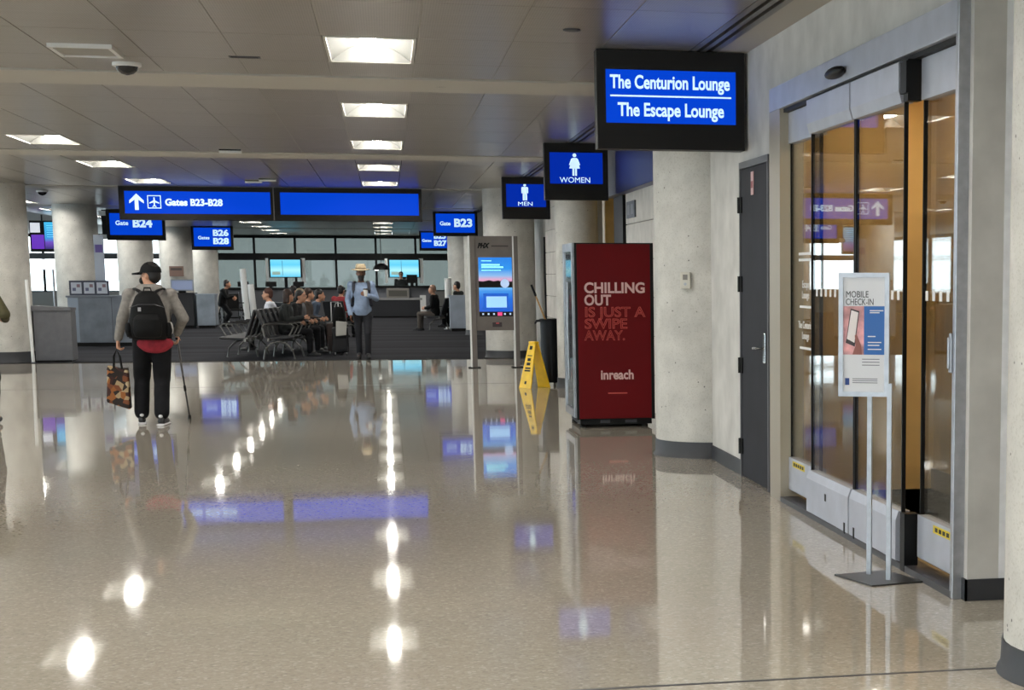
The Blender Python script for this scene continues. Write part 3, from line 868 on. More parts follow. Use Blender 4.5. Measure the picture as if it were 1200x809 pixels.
b = MB(); b.box(0, .05, -.037, -.035, .755, .77); b.build('reader_light', mat('reader_red', (190, 80, 84), .3, emit=0.20), body)
text('lettering', 'PHX', .11, (-.28, -.0215, 2.075), BLACK, body, bold=.008, align='LEFT', shear=.3, width=.21)
MB().box(-.05, .235, -.0212, -.02, 2.06, 2.085).build('logo_strip', mat('logo_grey', (70, 62, 60), .5), body)

# ------------------------------------------------------------------ wet floor sign, bin, broom
t = thing('wet_floor_sign', 'yellow folding wet floor caution sign beside the black bin', 'caution sign', (1.985, 25.1, 0), math.radians(14))
def wpanel(sgn, nm_):
    top, bot = .64, 0.0
    pts = [(-.165 * sgn - .02 * 0, 0)]
    b = MB()
    # leaning board seen on edge: swings about the top along local x
    xt, xb = 0.018 * sgn, .165 * sgn
    ht, hb = .075, .14
    th = .02
    b.hexa([(xb - th * .5, -hb, 0), (xb + th * .5, -hb, 0), (xb + th * .5, hb, 0), (xb - th * .5, hb, 0),
            (xt - th * .5, -ht, top), (xt + th * .5, -ht, top), (xt + th * .5, ht, top), (xt - th * .5, ht, top)])
    return b.build(nm_, YELL, t, bevel=.006)
t.rotation_euler = (0, 0, math.radians(32))
pA = wpanel(-1, 'front_board'); pB = wpanel(1, 'rear_board')
b = MB(); b.box(-.04, .04, -.075, .075, .62, .655); b.build('hinge_handle', YELL, t, bevel=.01)
b = MB()
def onA(z, hw, hh, y0=0):
    u = z / .64; x = -.165 + u * (.165 - .018) - .0125
    u2 = (z + hh) / .64; x2 = -.165 + u2 * (.165 - .018) - .0125
    b.hexa([(x - .001, y0 - hw, z), (x + .002, y0 - hw, z), (x + .002, y0 + hw, z), (x - .001, y0 + hw, z), (x2 - .001, y0 - hw, z + hh), (x2 + .002, y0 - hw, z + hh), (x2 + .002, y0 + hw, z + hh), (x2 - .001, y0 + hw, z + hh)])
for z, hw, hh in ((.54, .03, .05), (.45, .05, .012), (.38, .035, .04), (.32, .04, .04), (.27, .06, .022), (.235, .065, .022), (.06, .02, .04)): onA(z, hw, hh)
b.build('printed_symbols', BLACK, pA)
t = thing('waste_bin', 'tall black waste bin against the wall left of the red cabinet', 'bin', (2.27, 25.55, 0))
MB().lathe([(.125, .05), (.135, .06), (.155, .93), (.148, .93), (.13, .1)], n=28).build('body', BINB, t, smooth=True)
MB().lathe([(.168, .92), (.172, .95), (.16, .958), (.15, .95)], n=28).build('rim', BINB, t, smooth=True)
b = MB(); b.tube([(-.20, -.05, .93), (-.22, 0, .90), (-.20, .05, .93)], .014, 8); b.box(-.21, -.15, -.06, .06, .915, .945); b.build('handle', BINB, t)
for a in (0.5, 2.1, 3.7, 5.3):
    x, y = .10 * math.cos(a), .10 * math.sin(a)
    b = MB(); b.cyl((x - .012, y, .03), (x + .012, y, .03), .03, n=14); w_ = b.build('caster', mat('caster_grey', (170, 170, 165), .5), t)
    b = MB(); b.cyl((x, y, .055), (x, y, .075), .012); b.build('caster_stem', STEEL, w_)
t = thing('broom', 'wooden broom handle leaning out of the black bin', 'broom', (2.27, 25.55, 0))
b = MB(); b.cyl((.02, .0, .12), (-.07, .02, .93), .012); b.cyl((-.07, .02, .93), (-.20, .06, 1.28), .012); b.build('handle', mat('wood_handle', (170, 132, 80), .6), t)
b = MB(); b.cyl((-.20, .06, 1.28), (-.26, .08, 1.44), .016); b.build('grip', BINB, t)
t = thing('dustpan', 'black upright dustpan handle standing behind the black bin', 'dustpan', (2.42, 25.80, 0))
b = MB(); b.cyl((0, 0, .05), (.0, 0, 1.56), .012); b.build('handle', BINB, t)
b = MB(); b.cyl((0, 0, 1.50), (.0, 0, 1.64), .02); b.build('grip', BINB, t)
b = MB(); b.box(-.10, .10, -.02, .12, 0, .012); b.box(-.10, .10, .11, .12, .012, .09); b.box(-.10, -.09, -.02, .11, .012, .07); b.box(.09, .10, -.02, .11, .012, .07); b.build('pan', BINB, t)

# ------------------------------------------------------------------ people
def remesh(parts, voxel, smooth_it=6):
    """parts: list of closed lofts -> one continuous mesh"""
    b = MB()
    for p in parts:
        if p[0] == 'c':      # tapered capsule p0,p1,r0,r1,(flat)
            _, p0, p1, r0, r1 = p[:5]
            p0 = Vector(p0); p1 = Vector(p1); d = p1 - p0; L_ = max(d.length, 1e-4); d = d / L_
            a = d.orthogonal().normalized(); c = d.cross(a)
            rg = []; n = 12
            for k in range(4):
                th = PI / 2 * (1 - k / 4.0); cc = max(math.cos(th), .05)
                rg.append([tuple(p0 - d * r0 * math.sin(th) + (a * math.cos(2 * PI * i / n) + c * math.sin(2 * PI * i / n)) * r0 * cc) for i in range(n)])
            for k in range(5):
                th = PI / 2 * k / 4.0; cc = max(math.cos(th), .05)
                rg.append([tuple(p1 + d * r1 * math.sin(th) + (a * math.cos(2 * PI * i / n) + c * math.sin(2 * PI * i / n)) * r1 * cc) for i in range(n)])
            b.rings(rg)
        elif p[0] == 'e':
            rot = Euler(p[3]).to_matrix() if len(p) > 3 else None
            b.ell(p[1], p[2], 16, 12, rot)
        elif p[0] == 'l':    # loft of ellipse rings (centre, rx, ry) with caps
            n = 18
            b.rings([[(c[0] + rx * math.cos(2 * PI * i / n), c[1] + ry * math.sin(2 * PI * i / n), c[2]) for i in range(n)] for c, rx, ry in p[1]])
    me = b.mesh('tmp', SKIN)
    o = bpy.data.objects.new('tmp', me); COL.objects.link(o)
    md = o.modifiers.new('r', 'REMESH'); md.mode = 'VOXEL'; md.voxel_size = voxel
    sm = o.modifiers.new('s', 'SMOOTH'); sm.iterations = smooth_it; sm.factor = 0.5
    dg = bpy.context.evaluated_depsgraph_get()
    m2 = bpy.data.meshes.new_from_object(o.evaluated_get(dg))
    bpy.data.objects.remove(o)
    m2.polygons.foreach_set('use_smooth', [True] * len(m2.polygons))
    return m2

def skin_part(name, parts, m, parent, voxel, it=5):
    me = remesh(parts, voxel, it)
    me.materials.clear(); me.materials.append(m)
    o = bpy.data.objects.new(name, me); COL.objects.link(o); o.parent = parent
    return o

def V(*a): return Vector(a)

def hand_parts(wrist, dirv, side, curl=0.5, s=1.0):
    """palm, four fingers and a thumb; dirv points along the hand, side points to the thumb"""
    d = Vector(dirv).normalized(); t = Vector(side); t = (t - d * t.dot(d)).normalized(); nrm = d.cross(t).normalized()
    w_ = Vector(wrist); out = []
    for k in (-1, 0, 1): out.append(('c', w_ + t * .018 * k * s, w_ + d * .085 * s + t * .024 * k * s, .017 * s, .015 * s))
    for k, L_ in zip((-1.5, -.5, .5, 1.5), (.06, .075, .08, .07)):
        a = w_ + d * .09 * s + t * .021 * k * s
        m_ = a + (d * math.cos(curl) + nrm * math.sin(curl)) * L_ * .55 * s
        e = m_ + (d * math.cos(curl * 2.2) + nrm * math.sin(curl * 2.2)) * L_ * .5 * s
        out += [('c', a, m_, .0105 * s, .010 * s), ('c', m_, e, .010 * s, .008 * s)]
    a = w_ + d * .03 * s + t * .03 * s
    m_ = a + (d * .7 + t * .6 + nrm * .2).normalized() * .045 * s
    out += [('c', a, m_, .014 * s, .012 * s), ('c', m_, m_ + (d * .9 + t * .1 + nrm * .4).normalized() * .035 * s, .012 * s, .009 * s)]
    return out

STAND = dict(head=(0, -.02, 1.615), neck=(0, .01, 1.45), chest=(0, 0, 1.27), waist=(0, 0, 1.08), pelvis=(0, 0, .93),
             shL=(.185, .01, 1.40), elL=(.235, .03, 1.12), wrL=(.245, -.03, .87), shR=(-.185, .01, 1.40), elR=(-.235, .03, 1.12), wrR=(-.245, -.03, .87),
             hipL=(.09, 0, .90), knL=(.10, -.02, .49), anL=(.10, .02, .09), hipR=(-.09, 0, .90), knR=(-.10, -.02, .49), anR=(-.10, .02, .09),
             toeL=(.12, -.17, .035), toeR=(-.12, -.17, .035), hdL=(0, -.1, -1), hdR=(0, -.1, -1))
SIT = dict(STAND, head=(0, -.03, 1.20), neck=(0, .02, 1.05), chest=(0, .03, .87), waist=(0, .04, .68), pelvis=(0, .05, .54),
           shL=(.18, .03, .99), elL=(.22, .0, .73), wrL=(.12, -.22, .66), shR=(-.18, .03, .99), elR=(-.22, .0, .73), wrR=(-.12, -.22, .66),
           hipL=(.09, .02, .50), knL=(.11, -.40, .50), anL=(.11, -.40, .09), hipR=(-.09, .02, .50), knR=(-.11, -.40, .50), anR=(-.11, -.40, .09),
           toeL=(.12, -.58, .035), toeR=(-.12, -.58, .035), hdL=(-.3, -1, -.1), hdR=(.3, -1, -.1))

def person(label, loc, rz, pose, top, trousers, shoes, skin=SKIN, hair=None, voxel=.016, bulk=1.0, headyaw=0.0, group=None, sleeves=True, face=True, hairlen=0.0, top_name='shirt', legfat=.014, hem=.10, curlL=.6, curlR=.6, headpitch=0.0):
    J = {k: Vector(v) for k, v in pose.items()}
    t = thing('person', label, 'person', loc, rz, group)
    HR = Euler((headpitch, 0, headyaw)).to_matrix()
    H = J['head']
    def hp(x, y, z): return H + HR @ Vector((x, y, z))
    k = bulk
    head = [('e', H + HR @ Vector((0, .012, .02)), (.078, .097, .105), (headpitch, 0, headyaw)), ('e', hp(0, -.025, -.045), (.062, .07, .075), (headpitch, 0, headyaw)),
            ('c', hp(0, -.088, .005), hp(0, -.107, -.03), .010, .015), ('e', hp(0, -.085, -.065), (.026, .014, .010), (headpitch, 0, headyaw)),
            ('e', hp(0, -.075, -.102), (.028, .022, .02), (headpitch, 0, headyaw)),
            ('e', hp(.079, .01, -.01), (.012, .022, .034), (headpitch, 0, headyaw)), ('e', hp(-.079, .01, -.01), (.012, .022, .034), (headpitch, 0, headyaw))]
    neck = [('c', J['neck'] - V(0, 0, .06), hp(0, .01, -.06), .062, .056)]
    ch, wa, pe = J['chest'], J['waist'], J['pelvis']
    def torso(g):
        r = []
        for c, rx, ry in ((pe - V(0, 0, .10), .135, .10), (pe, .165, .125), ((pe + wa) / 2, .158, .12), (wa, .15, .112), ((wa + ch) / 2, .165, .12), (ch, .178, .125), ((ch * .45 + J['neck'] * .55), .172, .105), ((ch * .2 + J['neck'] * .8), .12, .08), (J['neck'], .07, .065)):
            r.append((c, rx * k + g, ry * k + g))
        return [('l', r)]
    def arm(S, g, full=True):
        sh, el, wr = J['sh' + S], J['el' + S], J['wr' + S]
        return [('e', sh, (.062 * k + g, .062 * k + g, .06 * k + g)), ('c', sh, el, .053 * k + g, .043 * k + g)] + ([('c', el, wr + (el - wr).normalized() * (.02 if g else 0), .042 * k + g, .030 + g * 1.2)] if full else [])
    def leg(S, g):
        hi, kn, an = J['hip' + S], J['kn' + S], J['an' + S]
        return [('c', hi, kn, .082 * k + g, .057 * k + g), ('c', kn, an + (kn - an) * (.06 if g else 0), .056 * k + g, .038 + g * 1.5), ('c', kn * .7 + an * .3 + V(0, .012, 0), kn * .55 + an * .45, .052 * k + g, .05 * k + g)]
    body = head + neck + torso(0)
    for S in 'LR':
        body += arm(S, 0) + leg(S, 0)
        d = J['hd' + S]
        body += hand_parts(J['wr' + S], d, (-1, -.3, 0) if S == 'L' else (1, -.3, 0), curlL if S == 'L' else curlR) if False else hand_parts(J['wr' + S], d, V(0, -1, 0.2) if abs(d.z) > .7 else V(0, 0, 1), (curlL if S == 'L' else -curlR))
        body += [('c', J['an' + S], J['toe' + S] * .8 + J['an' + S] * .2 - V(0, 0, .005), .036, .030)]
    bo = skin_part('body', body, skin, t, voxel, 4)
    tp = torso(.018)
    tp[0] = ('l', [(r[0], r[1], r[2]) for r in tp[0][1]][0 if hem > .05 else 1:])
    for S in 'LR': tp += arm(S, .014, sleeves)
    skin_part(top_name, tp, top, t, max(voxel, .014), 5)
    tr = [('l', [(pe - V(0, 0, .08), .14 * k, .11 * k), (pe, .172 * k, .13 * k), (pe * .6 + wa * .4, .165 * k, .125 * k)])]
    for S in 'LR': tr += leg(S, legfat)
    skin_part('trousers', tr, trousers, t, max(voxel, .014), 5)
    for S in 'LR':
        an, to = J['an' + S], J['toe' + S]
        d = (to - an); 
        hz = min(an.z, to.z + .06)
        heel = an - Vector((d.x, d.y, 0)).normalized() * .035
        sh = [('c', V(heel.x, heel.y, heel.z - .03 if an.z > .15 else .045), to + V(0, 0, .005), .043, .036), ('c', an + V(0, 0, -.01), an * .6 + to * .4 + V(0, 0, .015), .047, .042)]
        so = skin_part('shoe', sh, shoes, t, .012, 3)
    if hair:
        hs = [('e', hp(0, .025, .045), (.088, .098, .098), (headpitch, 0, headyaw)), ('e', hp(0, .06, -.01), (.08, .06, .085), (headpitch, 0, headyaw))]
        if hairlen:
            hs += [('c', hp(.05, .05, -.02), hp(.06, .06, -.02 - hairlen), .04, .03), ('c', hp(-.05, .05, -.02), hp(-.06, .06, -.02 - hairlen), .04, .03), ('c', hp(0, .08, -.02), hp(0, .085, -.02 - hairlen), .05, .04)]
        skin_part('hair', hs, hair, t, .014, 3)
    if face:
        e = MB()
        for sx in (-1, 1): e.ell(tuple(hp(.03 * sx, -.088, .012)), (.012, .006, .008), 8, 6)
        e.build('eyes', mat('eye_dark', (28, 22, 20), .3), bo)
        e = MB(); e.ell(tuple(hp(0, -.098, -.066)), (.024, .006, .006), 8, 6); e.build('mouth', mat('lips', (140, 84, 76), .5), bo)
        e = MB()
        for sx in (-1, 1): e.tube([tuple(hp(.05 * sx, -.085, .03)), tuple(hp(.03 * sx, -.095, .038)), tuple(hp(.014 * sx, -.096, .032))], .004, 6)
        e.build('eyebrows', hair or mat('brow_dark', (40, 30, 26), .6), bo)
    t['_'] = 1; del t['_']
    return t, J, hp, HR

HAIRB = mat('hair_brown', (52, 34, 26), .55, var=.2, scale=40)
HAIRK = mat('hair_black', (24, 20, 20), .5)
GREYH = mat('grey_fleece', (132, 127, 122), .9, var=.07, scale=30, bump=.2, bscale=40)
TROUS = mat('charcoal_trousers', (24, 24, 27), .9, spec=.2, var=.1, scale=14)
SHOEB = mat('shoe_black', (30, 30, 32), .5)
SHOEW = mat('shoe_white', (220, 220, 222), .5)
BACKP = mat('black_nylon', (13, 13, 14), 0.7, var=0.12, scale=24, spec=.2)

# --- man in grey hoodie walking away; local frame faces -Y, turned 180 deg
P1 = dict(STAND, head=(.0, -.05, 1.575), neck=(.0, .0, 1.42), chest=(0, .02, 1.24), waist=(0, .02, 1.05), pelvis=(0, 0, .92),
          shL=(.20, .02, 1.36), elL=(.29, .03, 1.10), wrL=(.345, -.01, .90), shR=(-.20, .02, 1.36), elR=(-.325, .05, 1.12), wrR=(-.235, -.10, .95),
          hipL=(.10, 0, .88), knL=(.14, -.13, .50), anL=(.15, -.02, .10), hipR=(-.09, 0, .88), knR=(-.075, .0, .48), anR=(-.08, .22, .11),
          toeL=(.17, -.21, .035), toeR=(-.10, .03, .035), hdL=(.1, 0, -1), hdR=(-.05, -.3, -1))
mloc = (-2.44, 19.85, 0)
t, J, hp, HR = person('man in grey hoodie and black cap walking away with a cane', mloc, PI, P1, GREYH, TROUS, SHOEB, hair=HAIRK, voxel=.012, bulk=1.12, headyaw=math.radians(62), top_name='hoodie', legfat=.027, curlL=1.1, curlR=1.1)
# cap
cp = MB()
n = 20
rg = []
for a in range(7):
    th = PI / 2 * a / 6.2
    rg.append([tuple(hp(.098 * math.cos(th) * math.cos(2 * PI * i / n), .015 + .115 * math.cos(th) * math.sin(2 * PI * i / n), .025 + .115 * math.sin(th))) for i in range(n)])
cp.rings(rg); cap = cp.build('cap', mat('cap_black', (12, 12, 13), .7, spec=.2), t, smooth=True)
br = MB()
pts = []
top_ = []
for i in range(9):
    a = -PI * .5 + (i - 4) / 4 * PI * .42
    pts.append((.095 * math.cos(a), .01 + .11 * math.sin(a), .032)); top_.append((.085 * math.cos(a) * 1.0, -.01 - .20 + .03 * abs(i - 4) / 4 + .004 * (i - 4) ** 2, .018))
br.rings([[tuple(hp(*p)) for p in pts], [tuple(hp(*p)) for p in top_], [tuple(hp(p[0], p[1], p[2] - .018)) for p in top_], [tuple(hp(p[0], p[1], p[2] - .018)) for p in pts], [tuple(hp(*p)) for p in pts]], cap=False, close=False)
br.build('brim', mat('cap_black', (12, 12, 13), .7, spec=.2), cap, smooth=True)
skin_part('face_mask', [('e', hp(0, -.07, -.062), (.062, .046, .05), (0, 0, math.radians(62)))], BLACK, t, .012, 2)
# hood lying on the back (local +y is behind him)
skin_part('hood', [('l', [(J['neck'] + V(0, .10, -.12), .05, .03), (J['neck'] + V(0, .09, -.07), .12, .05), (J['neck'] + V(0, .055, -.01), .15, .09), (J['neck'] + V(0, .03, .035), .135, .10), (J['neck'] + V(0, .01, .06), .10, .09)])], GREYH, t, .014, 5)
skin_part('waist_jacket', [('e', (-.04, .12, .86), (.19, .09, .09)), ('e', (-.04, .13, .82), (.15, .075, .065))], mat('red_cloth', (150, 36, 50), .85, var=.12, scale=18), t, .014, 4)
for S, an, to in (('L', J['anL'], J['toeL']), ('R', J['anR'], J['toeR'])):
    b = MB(); d = (to - an); d.z = 0; d.normalize(); heel = an - d * .05
    b.tube([(heel.x - d.x * .035, heel.y - d.y * .035, .012), tuple(heel + V(0, 0, -heel.z + .012)), tuple(to * .6 + an * .4 - V(0, 0, (to * .6 + an * .4).z - .012)), (to.x + d.x * .03, to.y + d.y * .03, .012)], .042, 12, rr=.0115, up=(0, 0, 1))
    b.build('shoe_sole', SHOEW, t)
    b = MB(); b.ell((heel.x - d.x * .01, heel.y - d.y * .01, .10), (.022, .012, .018), 10, 6); b.build('heel_tab', SHOEW, t)
# backpack (own thing)
bp = thing('backpack', 'black backpack worn by the man in the grey hoodie', 'backpack', mloc, PI)
skin_part('main_compartment', [('l', [((.0, .235, .90), .17, .07), ((.0, .245, .96), .195, .095), ((0, .25, 1.10), .195, .105), ((0, .24, 1.24), .17, .10), ((0, .22, 1.36), .12, .075), ((0, .20, 1.41), .07, .045)])], BACKP, bp, .014, 5)
skin_part('front_pocket', [('l', [((.0, .33, .93), .13, .045), ((.0, .345, 1.0), .15, .06), ((0, .345, 1.12), .14, .055), ((0, .33, 1.17), .10, .035)])], BACKP, bp, .014, 4)
for sx in (1, -1):
    skin_part('side_pocket', [('l', [((.19 * sx, .24, .93), .03, .05), ((.20 * sx, .24, 1.0), .04, .06), ((.195 * sx, .24, 1.08), .03, .05)])], BACKP, bp, .012, 3)
    b = MB(); b.tube([(.05 * sx, .205, 1.38), (.10 * sx, .15, 1.415), (.135 * sx, .06, 1.435), (.145 * sx, -.05, 1.40), (.15 * sx, -.13, 1.30), (.155 * sx, -.15, 1.15), (.17 * sx, -.08, 1.0), (.185 * sx, .16, .92)], .03, 10, rr=.008, up=(0, 0, 1)); b.build('shoulder_strap', BACKP, bp, smooth=True)
b = MB(); b.tube([(-.04, .205, 1.40), (-.03, .21, 1.44), (.03, .21, 1.44), (.04, .205, 1.40)], .009, 8); b.build('grab_loop', BACKP, bp)
b = MB(); b.tube([(-.17, .30, 1.24), (-.08, .345, 1.27), (.08, .345, 1.27), (.17, .30, 1.24)], .004, 6); b.build('zip', mat('zip_grey', (70, 70, 74), .4, metal=.5), bp)
b = MB(); b.box(.055, .085, .345, .352, 1.20, 1.24); b.build('badge', mat('badge_grey', (160, 160, 164), .5), bp)
b = MB(); b.ell((-.215, .24, 1.02), (.03, .03, .07), 10, 8); b.build('bottle', mat('bottle_pale', (170, 166, 160), .4), bp)
# tote bag
tb = thing('tote_bag', 'patterned brown and black tote bag carried in the man\'s left hand', 'bag', (-2.80, 19.84, 0), math.radians(8))
TOTE = mat('tote_print', (110, 74, 46), .7)
nt, bs, N, L = nodes_of(TOTE)
tc = N.new('ShaderNodeTexCoord'); vv = N.new('ShaderNodeTexVoronoi'); vv.inputs['Scale'].default_value = 20; L.new(tc.outputs['Object'], vv.inputs['Vector'])
sp_ = N.new('ShaderNodeSeparateColor'); L.new(vv.outputs['Color'], sp_.inputs['Color'])
r = N.new('ShaderNodeValToRGB'); r.color_ramp.interpolation = 'CONSTANT'; e = r.color_ramp.elements
e[0].position = 0; e[0].color = s2l((34, 22, 18)); e[1].position = .35; e[1].color = s2l((120, 66, 34))
for p_, c_ in ((.55, (172, 148, 112)), (.68, (60, 28, 24)), (.8, (150, 90, 40)), (.92, (196, 176, 140))):
    k_ = e.new(p_); k_.color = s2l(c_)
L.new(sp_.outputs['Red'], r.inputs['Fac']); L.new(r.outputs['Color'], bs.inputs['Base Color'])
b = MB()
b.hexa([(-.135, -.05, .24), (.10, -.06, .155), (.125, .06, .165), (-.11, .05, .25), (-.105, -.035, .63), (.10, -.035, .575), (.11, .035, .585), (-.10, .035, .635)])
bg = b.build('bag_body', TOTE, tb, bevel=.02, seg=3)
b = MB(); b.box(-.11, .105, -.03, .03, .58, .60); b.build('rim_band', mat('tote_dark', (40, 28, 22), .7), tb)
for y in (-.03, .03):
    b = MB(); b.tube([(-.04, y, .60), (-.035, y * .6, .72), (-.005, y * .3, .80), (.025, y * .6, .72), (.04, y, .59)], .011, 8, rr=.005); b.build('handle', BLACK, tb, smooth=True)
# walking cane
cn = thing('walking_cane', 'slim dark walking cane in the right hand of the man in grey hoodie', 'cane', (-2.17, 20.45, 0))
tp_ = Vector((-.035, -.47, .90))
b = MB(); b.cyl((0, 0, .03), tuple(tp_ * .55), .009); b.build('lower_shaft', mat('cane_dark', (44, 44, 48), .4), cn)
b = MB(); b.cyl(tuple(tp_ * .55), tuple(tp_), .0115); b.build('upper_shaft', mat('cane_grey', (110, 110, 114), .35, metal=.6), cn)
b = MB(); b.cyl(tuple(tp_ * .36), tuple(tp_ * .42), .014); b.build('collar', BLACK, cn)
b = MB(); b.cyl((0, 0, 0), (0, 0, .045), .02, .014); b.build('rubber_tip', BLACK, cn)
b = MB(); b.tube([tuple(tp_ + V(0, -.06, .0)), tuple(tp_ + V(0, 0, .012)), tuple(tp_ + V(0, .06, .005))], .014, 8); b.build('handle', BLACK, cn)

# --- person cut by the left edge
P2 = dict(STAND, elR=(-.40, .05, 1.13), wrR=(-.42, -.12, 1.0), elL=(.3, .05, 1.1))
P2 = dict(STAND, elR=(-.33, .10, 1.16), wrR=(-.30, -.08, 1.10), knR=(-.17, .05, .49), anR=(-.19, .22, .14), toeR=(-.20, .05, .04), hdR=(.3, -1, 0))
person('person in olive jacket cut off by the left edge of the picture', (-4.30, 20.4, 0), PI, P2, mat('olive_jacket', (66, 62, 36), .8, var=.15, scale=14), TROUS, SHOEB, hair=HAIRB, bulk=1.15, top_name='jacket')

# --- man with straw hat walking toward the camera
P3 = dict(STAND, wrR=(-.21, -.12, .84), elR=(-.26, .04, 1.12), elL=(.27, .04, 1.14), wrL=(.10, -.26, 1.21), hdL=(-.6, -.5, .2), head=(0, -.03, 1.62),
          knL=(.09, -.10, .50), anL=(.08, -.03, .09), toeL=(.10, -.21, .035), knR=(-.08, .0, .49), anR=(-.08, .09, .10), toeR=(-.09, -.09, .035))
BLUES = mat('blue_shirt', (136, 154, 182), .8, var=.06, scale=16)
hl = (-.47, 34.5, 0)
t, J, hp, HR = person('man in straw hat and light blue shirt walking toward the camera', hl, 0, P3, BLUES, mat('navy_trousers', (26, 27, 34), .85), SHOEB, skin=SKIND, hair=HAIRK, voxel=.013, bulk=1.0, curlL=1.0)
skin_part('beard', [('e', hp(0, -.055, -.075), (.064, .055, .055)), ('e', hp(0, -.075, -.115), (.04, .035, .04))], HAIRK, t, .012, 2)
ht = MB(); n = 28
prof = [(.205, .062), (.20, .055), (.15, .066), (.108, .075), (.105, .10), (.098, .15), (.075, .172), (.02, .168)]
ht.rings([[tuple(hp(r * .92 * math.cos(2 * PI * i / n), .01 + r * 1.05 * math.sin(2 * PI * i / n), z + .012 * math.cos(4 * PI * i / n) * (1 if r > .12 else 0))) for i in range(n)] for r, z in prof])
hat = ht.build('straw_hat', mat('straw', (196, 178, 146), .8, var=.1, scale=60), t, smooth=True)
b = MB(); b.rings([[tuple(hp(r * .92 * math.cos(2 * PI * i / n), .01 + r * 1.05 * math.sin(2 * PI * i / n), z)) for i in range(n)] for r, z in ((.109, .078), (.109, .098))], cap=False); b.build('hat_band', mat('hat_band', (120, 100, 78), .8), hat)
cu = thing('paper_cup', 'white paper cup held by the man in the straw hat', 'cup', (hl[0] + .075, hl[1] - .30, 1.19))
MB().lathe([(.030, 0), (.042, .12)], n=20).build('cup', WHITE, cu, smooth=True)
MB().lathe([(.045, .12), (.045, .132), (.038, .136), (.034, .146)], n=20).build('lid', mat('lid_dark', (50, 40, 38), .4), cu, smooth=True)
b2 = thing('backpack', 'dark backpack on the back of the man in the straw hat', 'backpack', hl)
skin_part('main_compartment', [('l', [((0, .22, .98), .15, .06), ((0, .24, 1.1), .17, .09), ((0, .23, 1.3), .15, .08), ((0, .2, 1.40), .08, .05)])], BACKP, b2, .016, 5)
for sx in (1, -1):
    b = MB(); b.tube([(.08 * sx, .18, 1.40), (.125 * sx, .06, 1.47), (.135 * sx, -.07, 1.44), (.145 * sx, -.155, 1.30), (.155 * sx, -.155, 1.15), (.175 * sx, -.06, 1.0), (.165 * sx, .17, .98)], .028, 10, rr=.008, up=(0, 0, 1)); b.build('shoulder_strap', mat('strap_navy', (30, 32, 44), .7), b2, smooth=True)

# ------------------------------------------------------------------ beam seating: back-to-back row along the hall
SEATB = mat('seat_vinyl', (36, 37, 40), .5, var=.05)
FRAME = mat('seat_frame', (118, 117, 114), .4, metal=.7)
rowx, rowy0, pitch, slant = -2.45, 34.75, .62, .085
def make_seat(legs=True):
    t = thing('beam_seat', 'x', 'seat')
    # faces local +X
    b = MB(); b.hexa([(.12, -.29, .36), (.58, -.29, .39), (.58, .29, .39), (.12, .29, .36), (.12, -.29, .41), (.58, -.29, .43), (.58, .29, .43), (.12, .29, .41)])
    b.build('seat', SEATB, t, bevel=.018)
    b = MB(); b.hexa([(.07, -.29, .44), (.12, -.29, .42), (.12, .29, .42), (.07, .29, .44), (-.10, -.29, .93), (-.055, -.29, .94), (-.055, .29, .94), (-.10, .29, .93)])
    b.build('backrest', SEATB, t, bevel=.018)
    b = MB(); b.tube([(.06, -.30, .42), (.02, -.30, .60), (.05, -.30, .66), (.30, -.30, .67), (.55, -.30, .66), (.60, -.30, .62), (.54, -.30, .50), (.50, -.30, .44)], .018, 8, rr=.012)
    a = b.build('armrest', FRAME, t, smooth=True)
    b = MB(); b.box(.10, .52, -.32, -.28, .672, .692); b.build('arm_pad', BLACK, a, bevel=.005)
    if legs: b = MB(); b.tube([(.03, -.29, .0), (.06, -.29, .18), (.16, -.29, .30), (.30, -.29, .335), (.44, -.29, .30), (.56, -.29, .18), (.60, -.29, 0)], .017, 8)
    if legs: b.build('leg_arch', FRAME, t, smooth=True)
    b = MB(); b.box(.10, .14, -.30, .30, .335, .395); b.build('beam', FRAME, t)
    return t
proto_s = None; proto_n = None
NS = 9
for side in (1, -1):
    for k in range(NS):
        if side < 0 and k >= 8: continue
        lg = k % 2 == 0 if side > 0 else k % 2 == 1
        src = proto_s if lg else proto_n
        s_ = make_seat(lg) if src is None else copy_tree(src)
        if src is None:
            if lg: proto_s = s_
            else: proto_n = s_
        y = rowy0 + .3 + pitch * k
        s_.location = (rowx + slant * (y - rowy0) + .09 * side, y, 0.004)
        s_.rotation_euler = (0, 0, 0 if side > 0 else PI)
        if side < 0: s_.location.y -= 0
        tag(s_, 'black vinyl lounge seat with metal armrest, %s from the floor edge in the %s-facing row' % (ORD[k], 'right' if side > 0 else 'left'), 'seat', 'back-to-back lounge seats')

def seatpos(k, side):
    y = rowy0 + .3 + pitch * k
    return (rowx + slant * (y - rowy0) + side * .40, y, -.02)
C_DK = mat('dark_green_shirt', (34, 38, 38), .85, var=.12, scale=14)
person('seated woman in dark shirt with brown hair, nearest of the seated people', seatpos(2, 1), PI / 2, dict(SIT, wrR=(-.1, -.30, .78)), C_DK, TROUS, SHOEB, hair=HAIRB, hairlen=.10, headyaw=math.radians(35))
person('seated person in grey jacket beside the woman in dark shirt', seatpos(5, 1), PI / 2, SIT, mat('grey_jacket', (74, 74, 76), .85, var=.1), TROUS, SHOEB, hair=mat('hair_fair', (120, 106, 84), .6), bulk=1.1)
person('seated person in blue denim jacket with white shoes next to the suitcase', seatpos(8, 1), PI / 2, dict(SIT, chest=(0, -.02, .86), neck=(0, -.10, 1.03), head=(0, -.18, 1.17), shL=(.18, -.08, .98), shR=(-.18, -.08, .98)), mat('denim', (78, 90, 108), .85, var=.12), TROUS, SHOEW, hair=HAIRK)
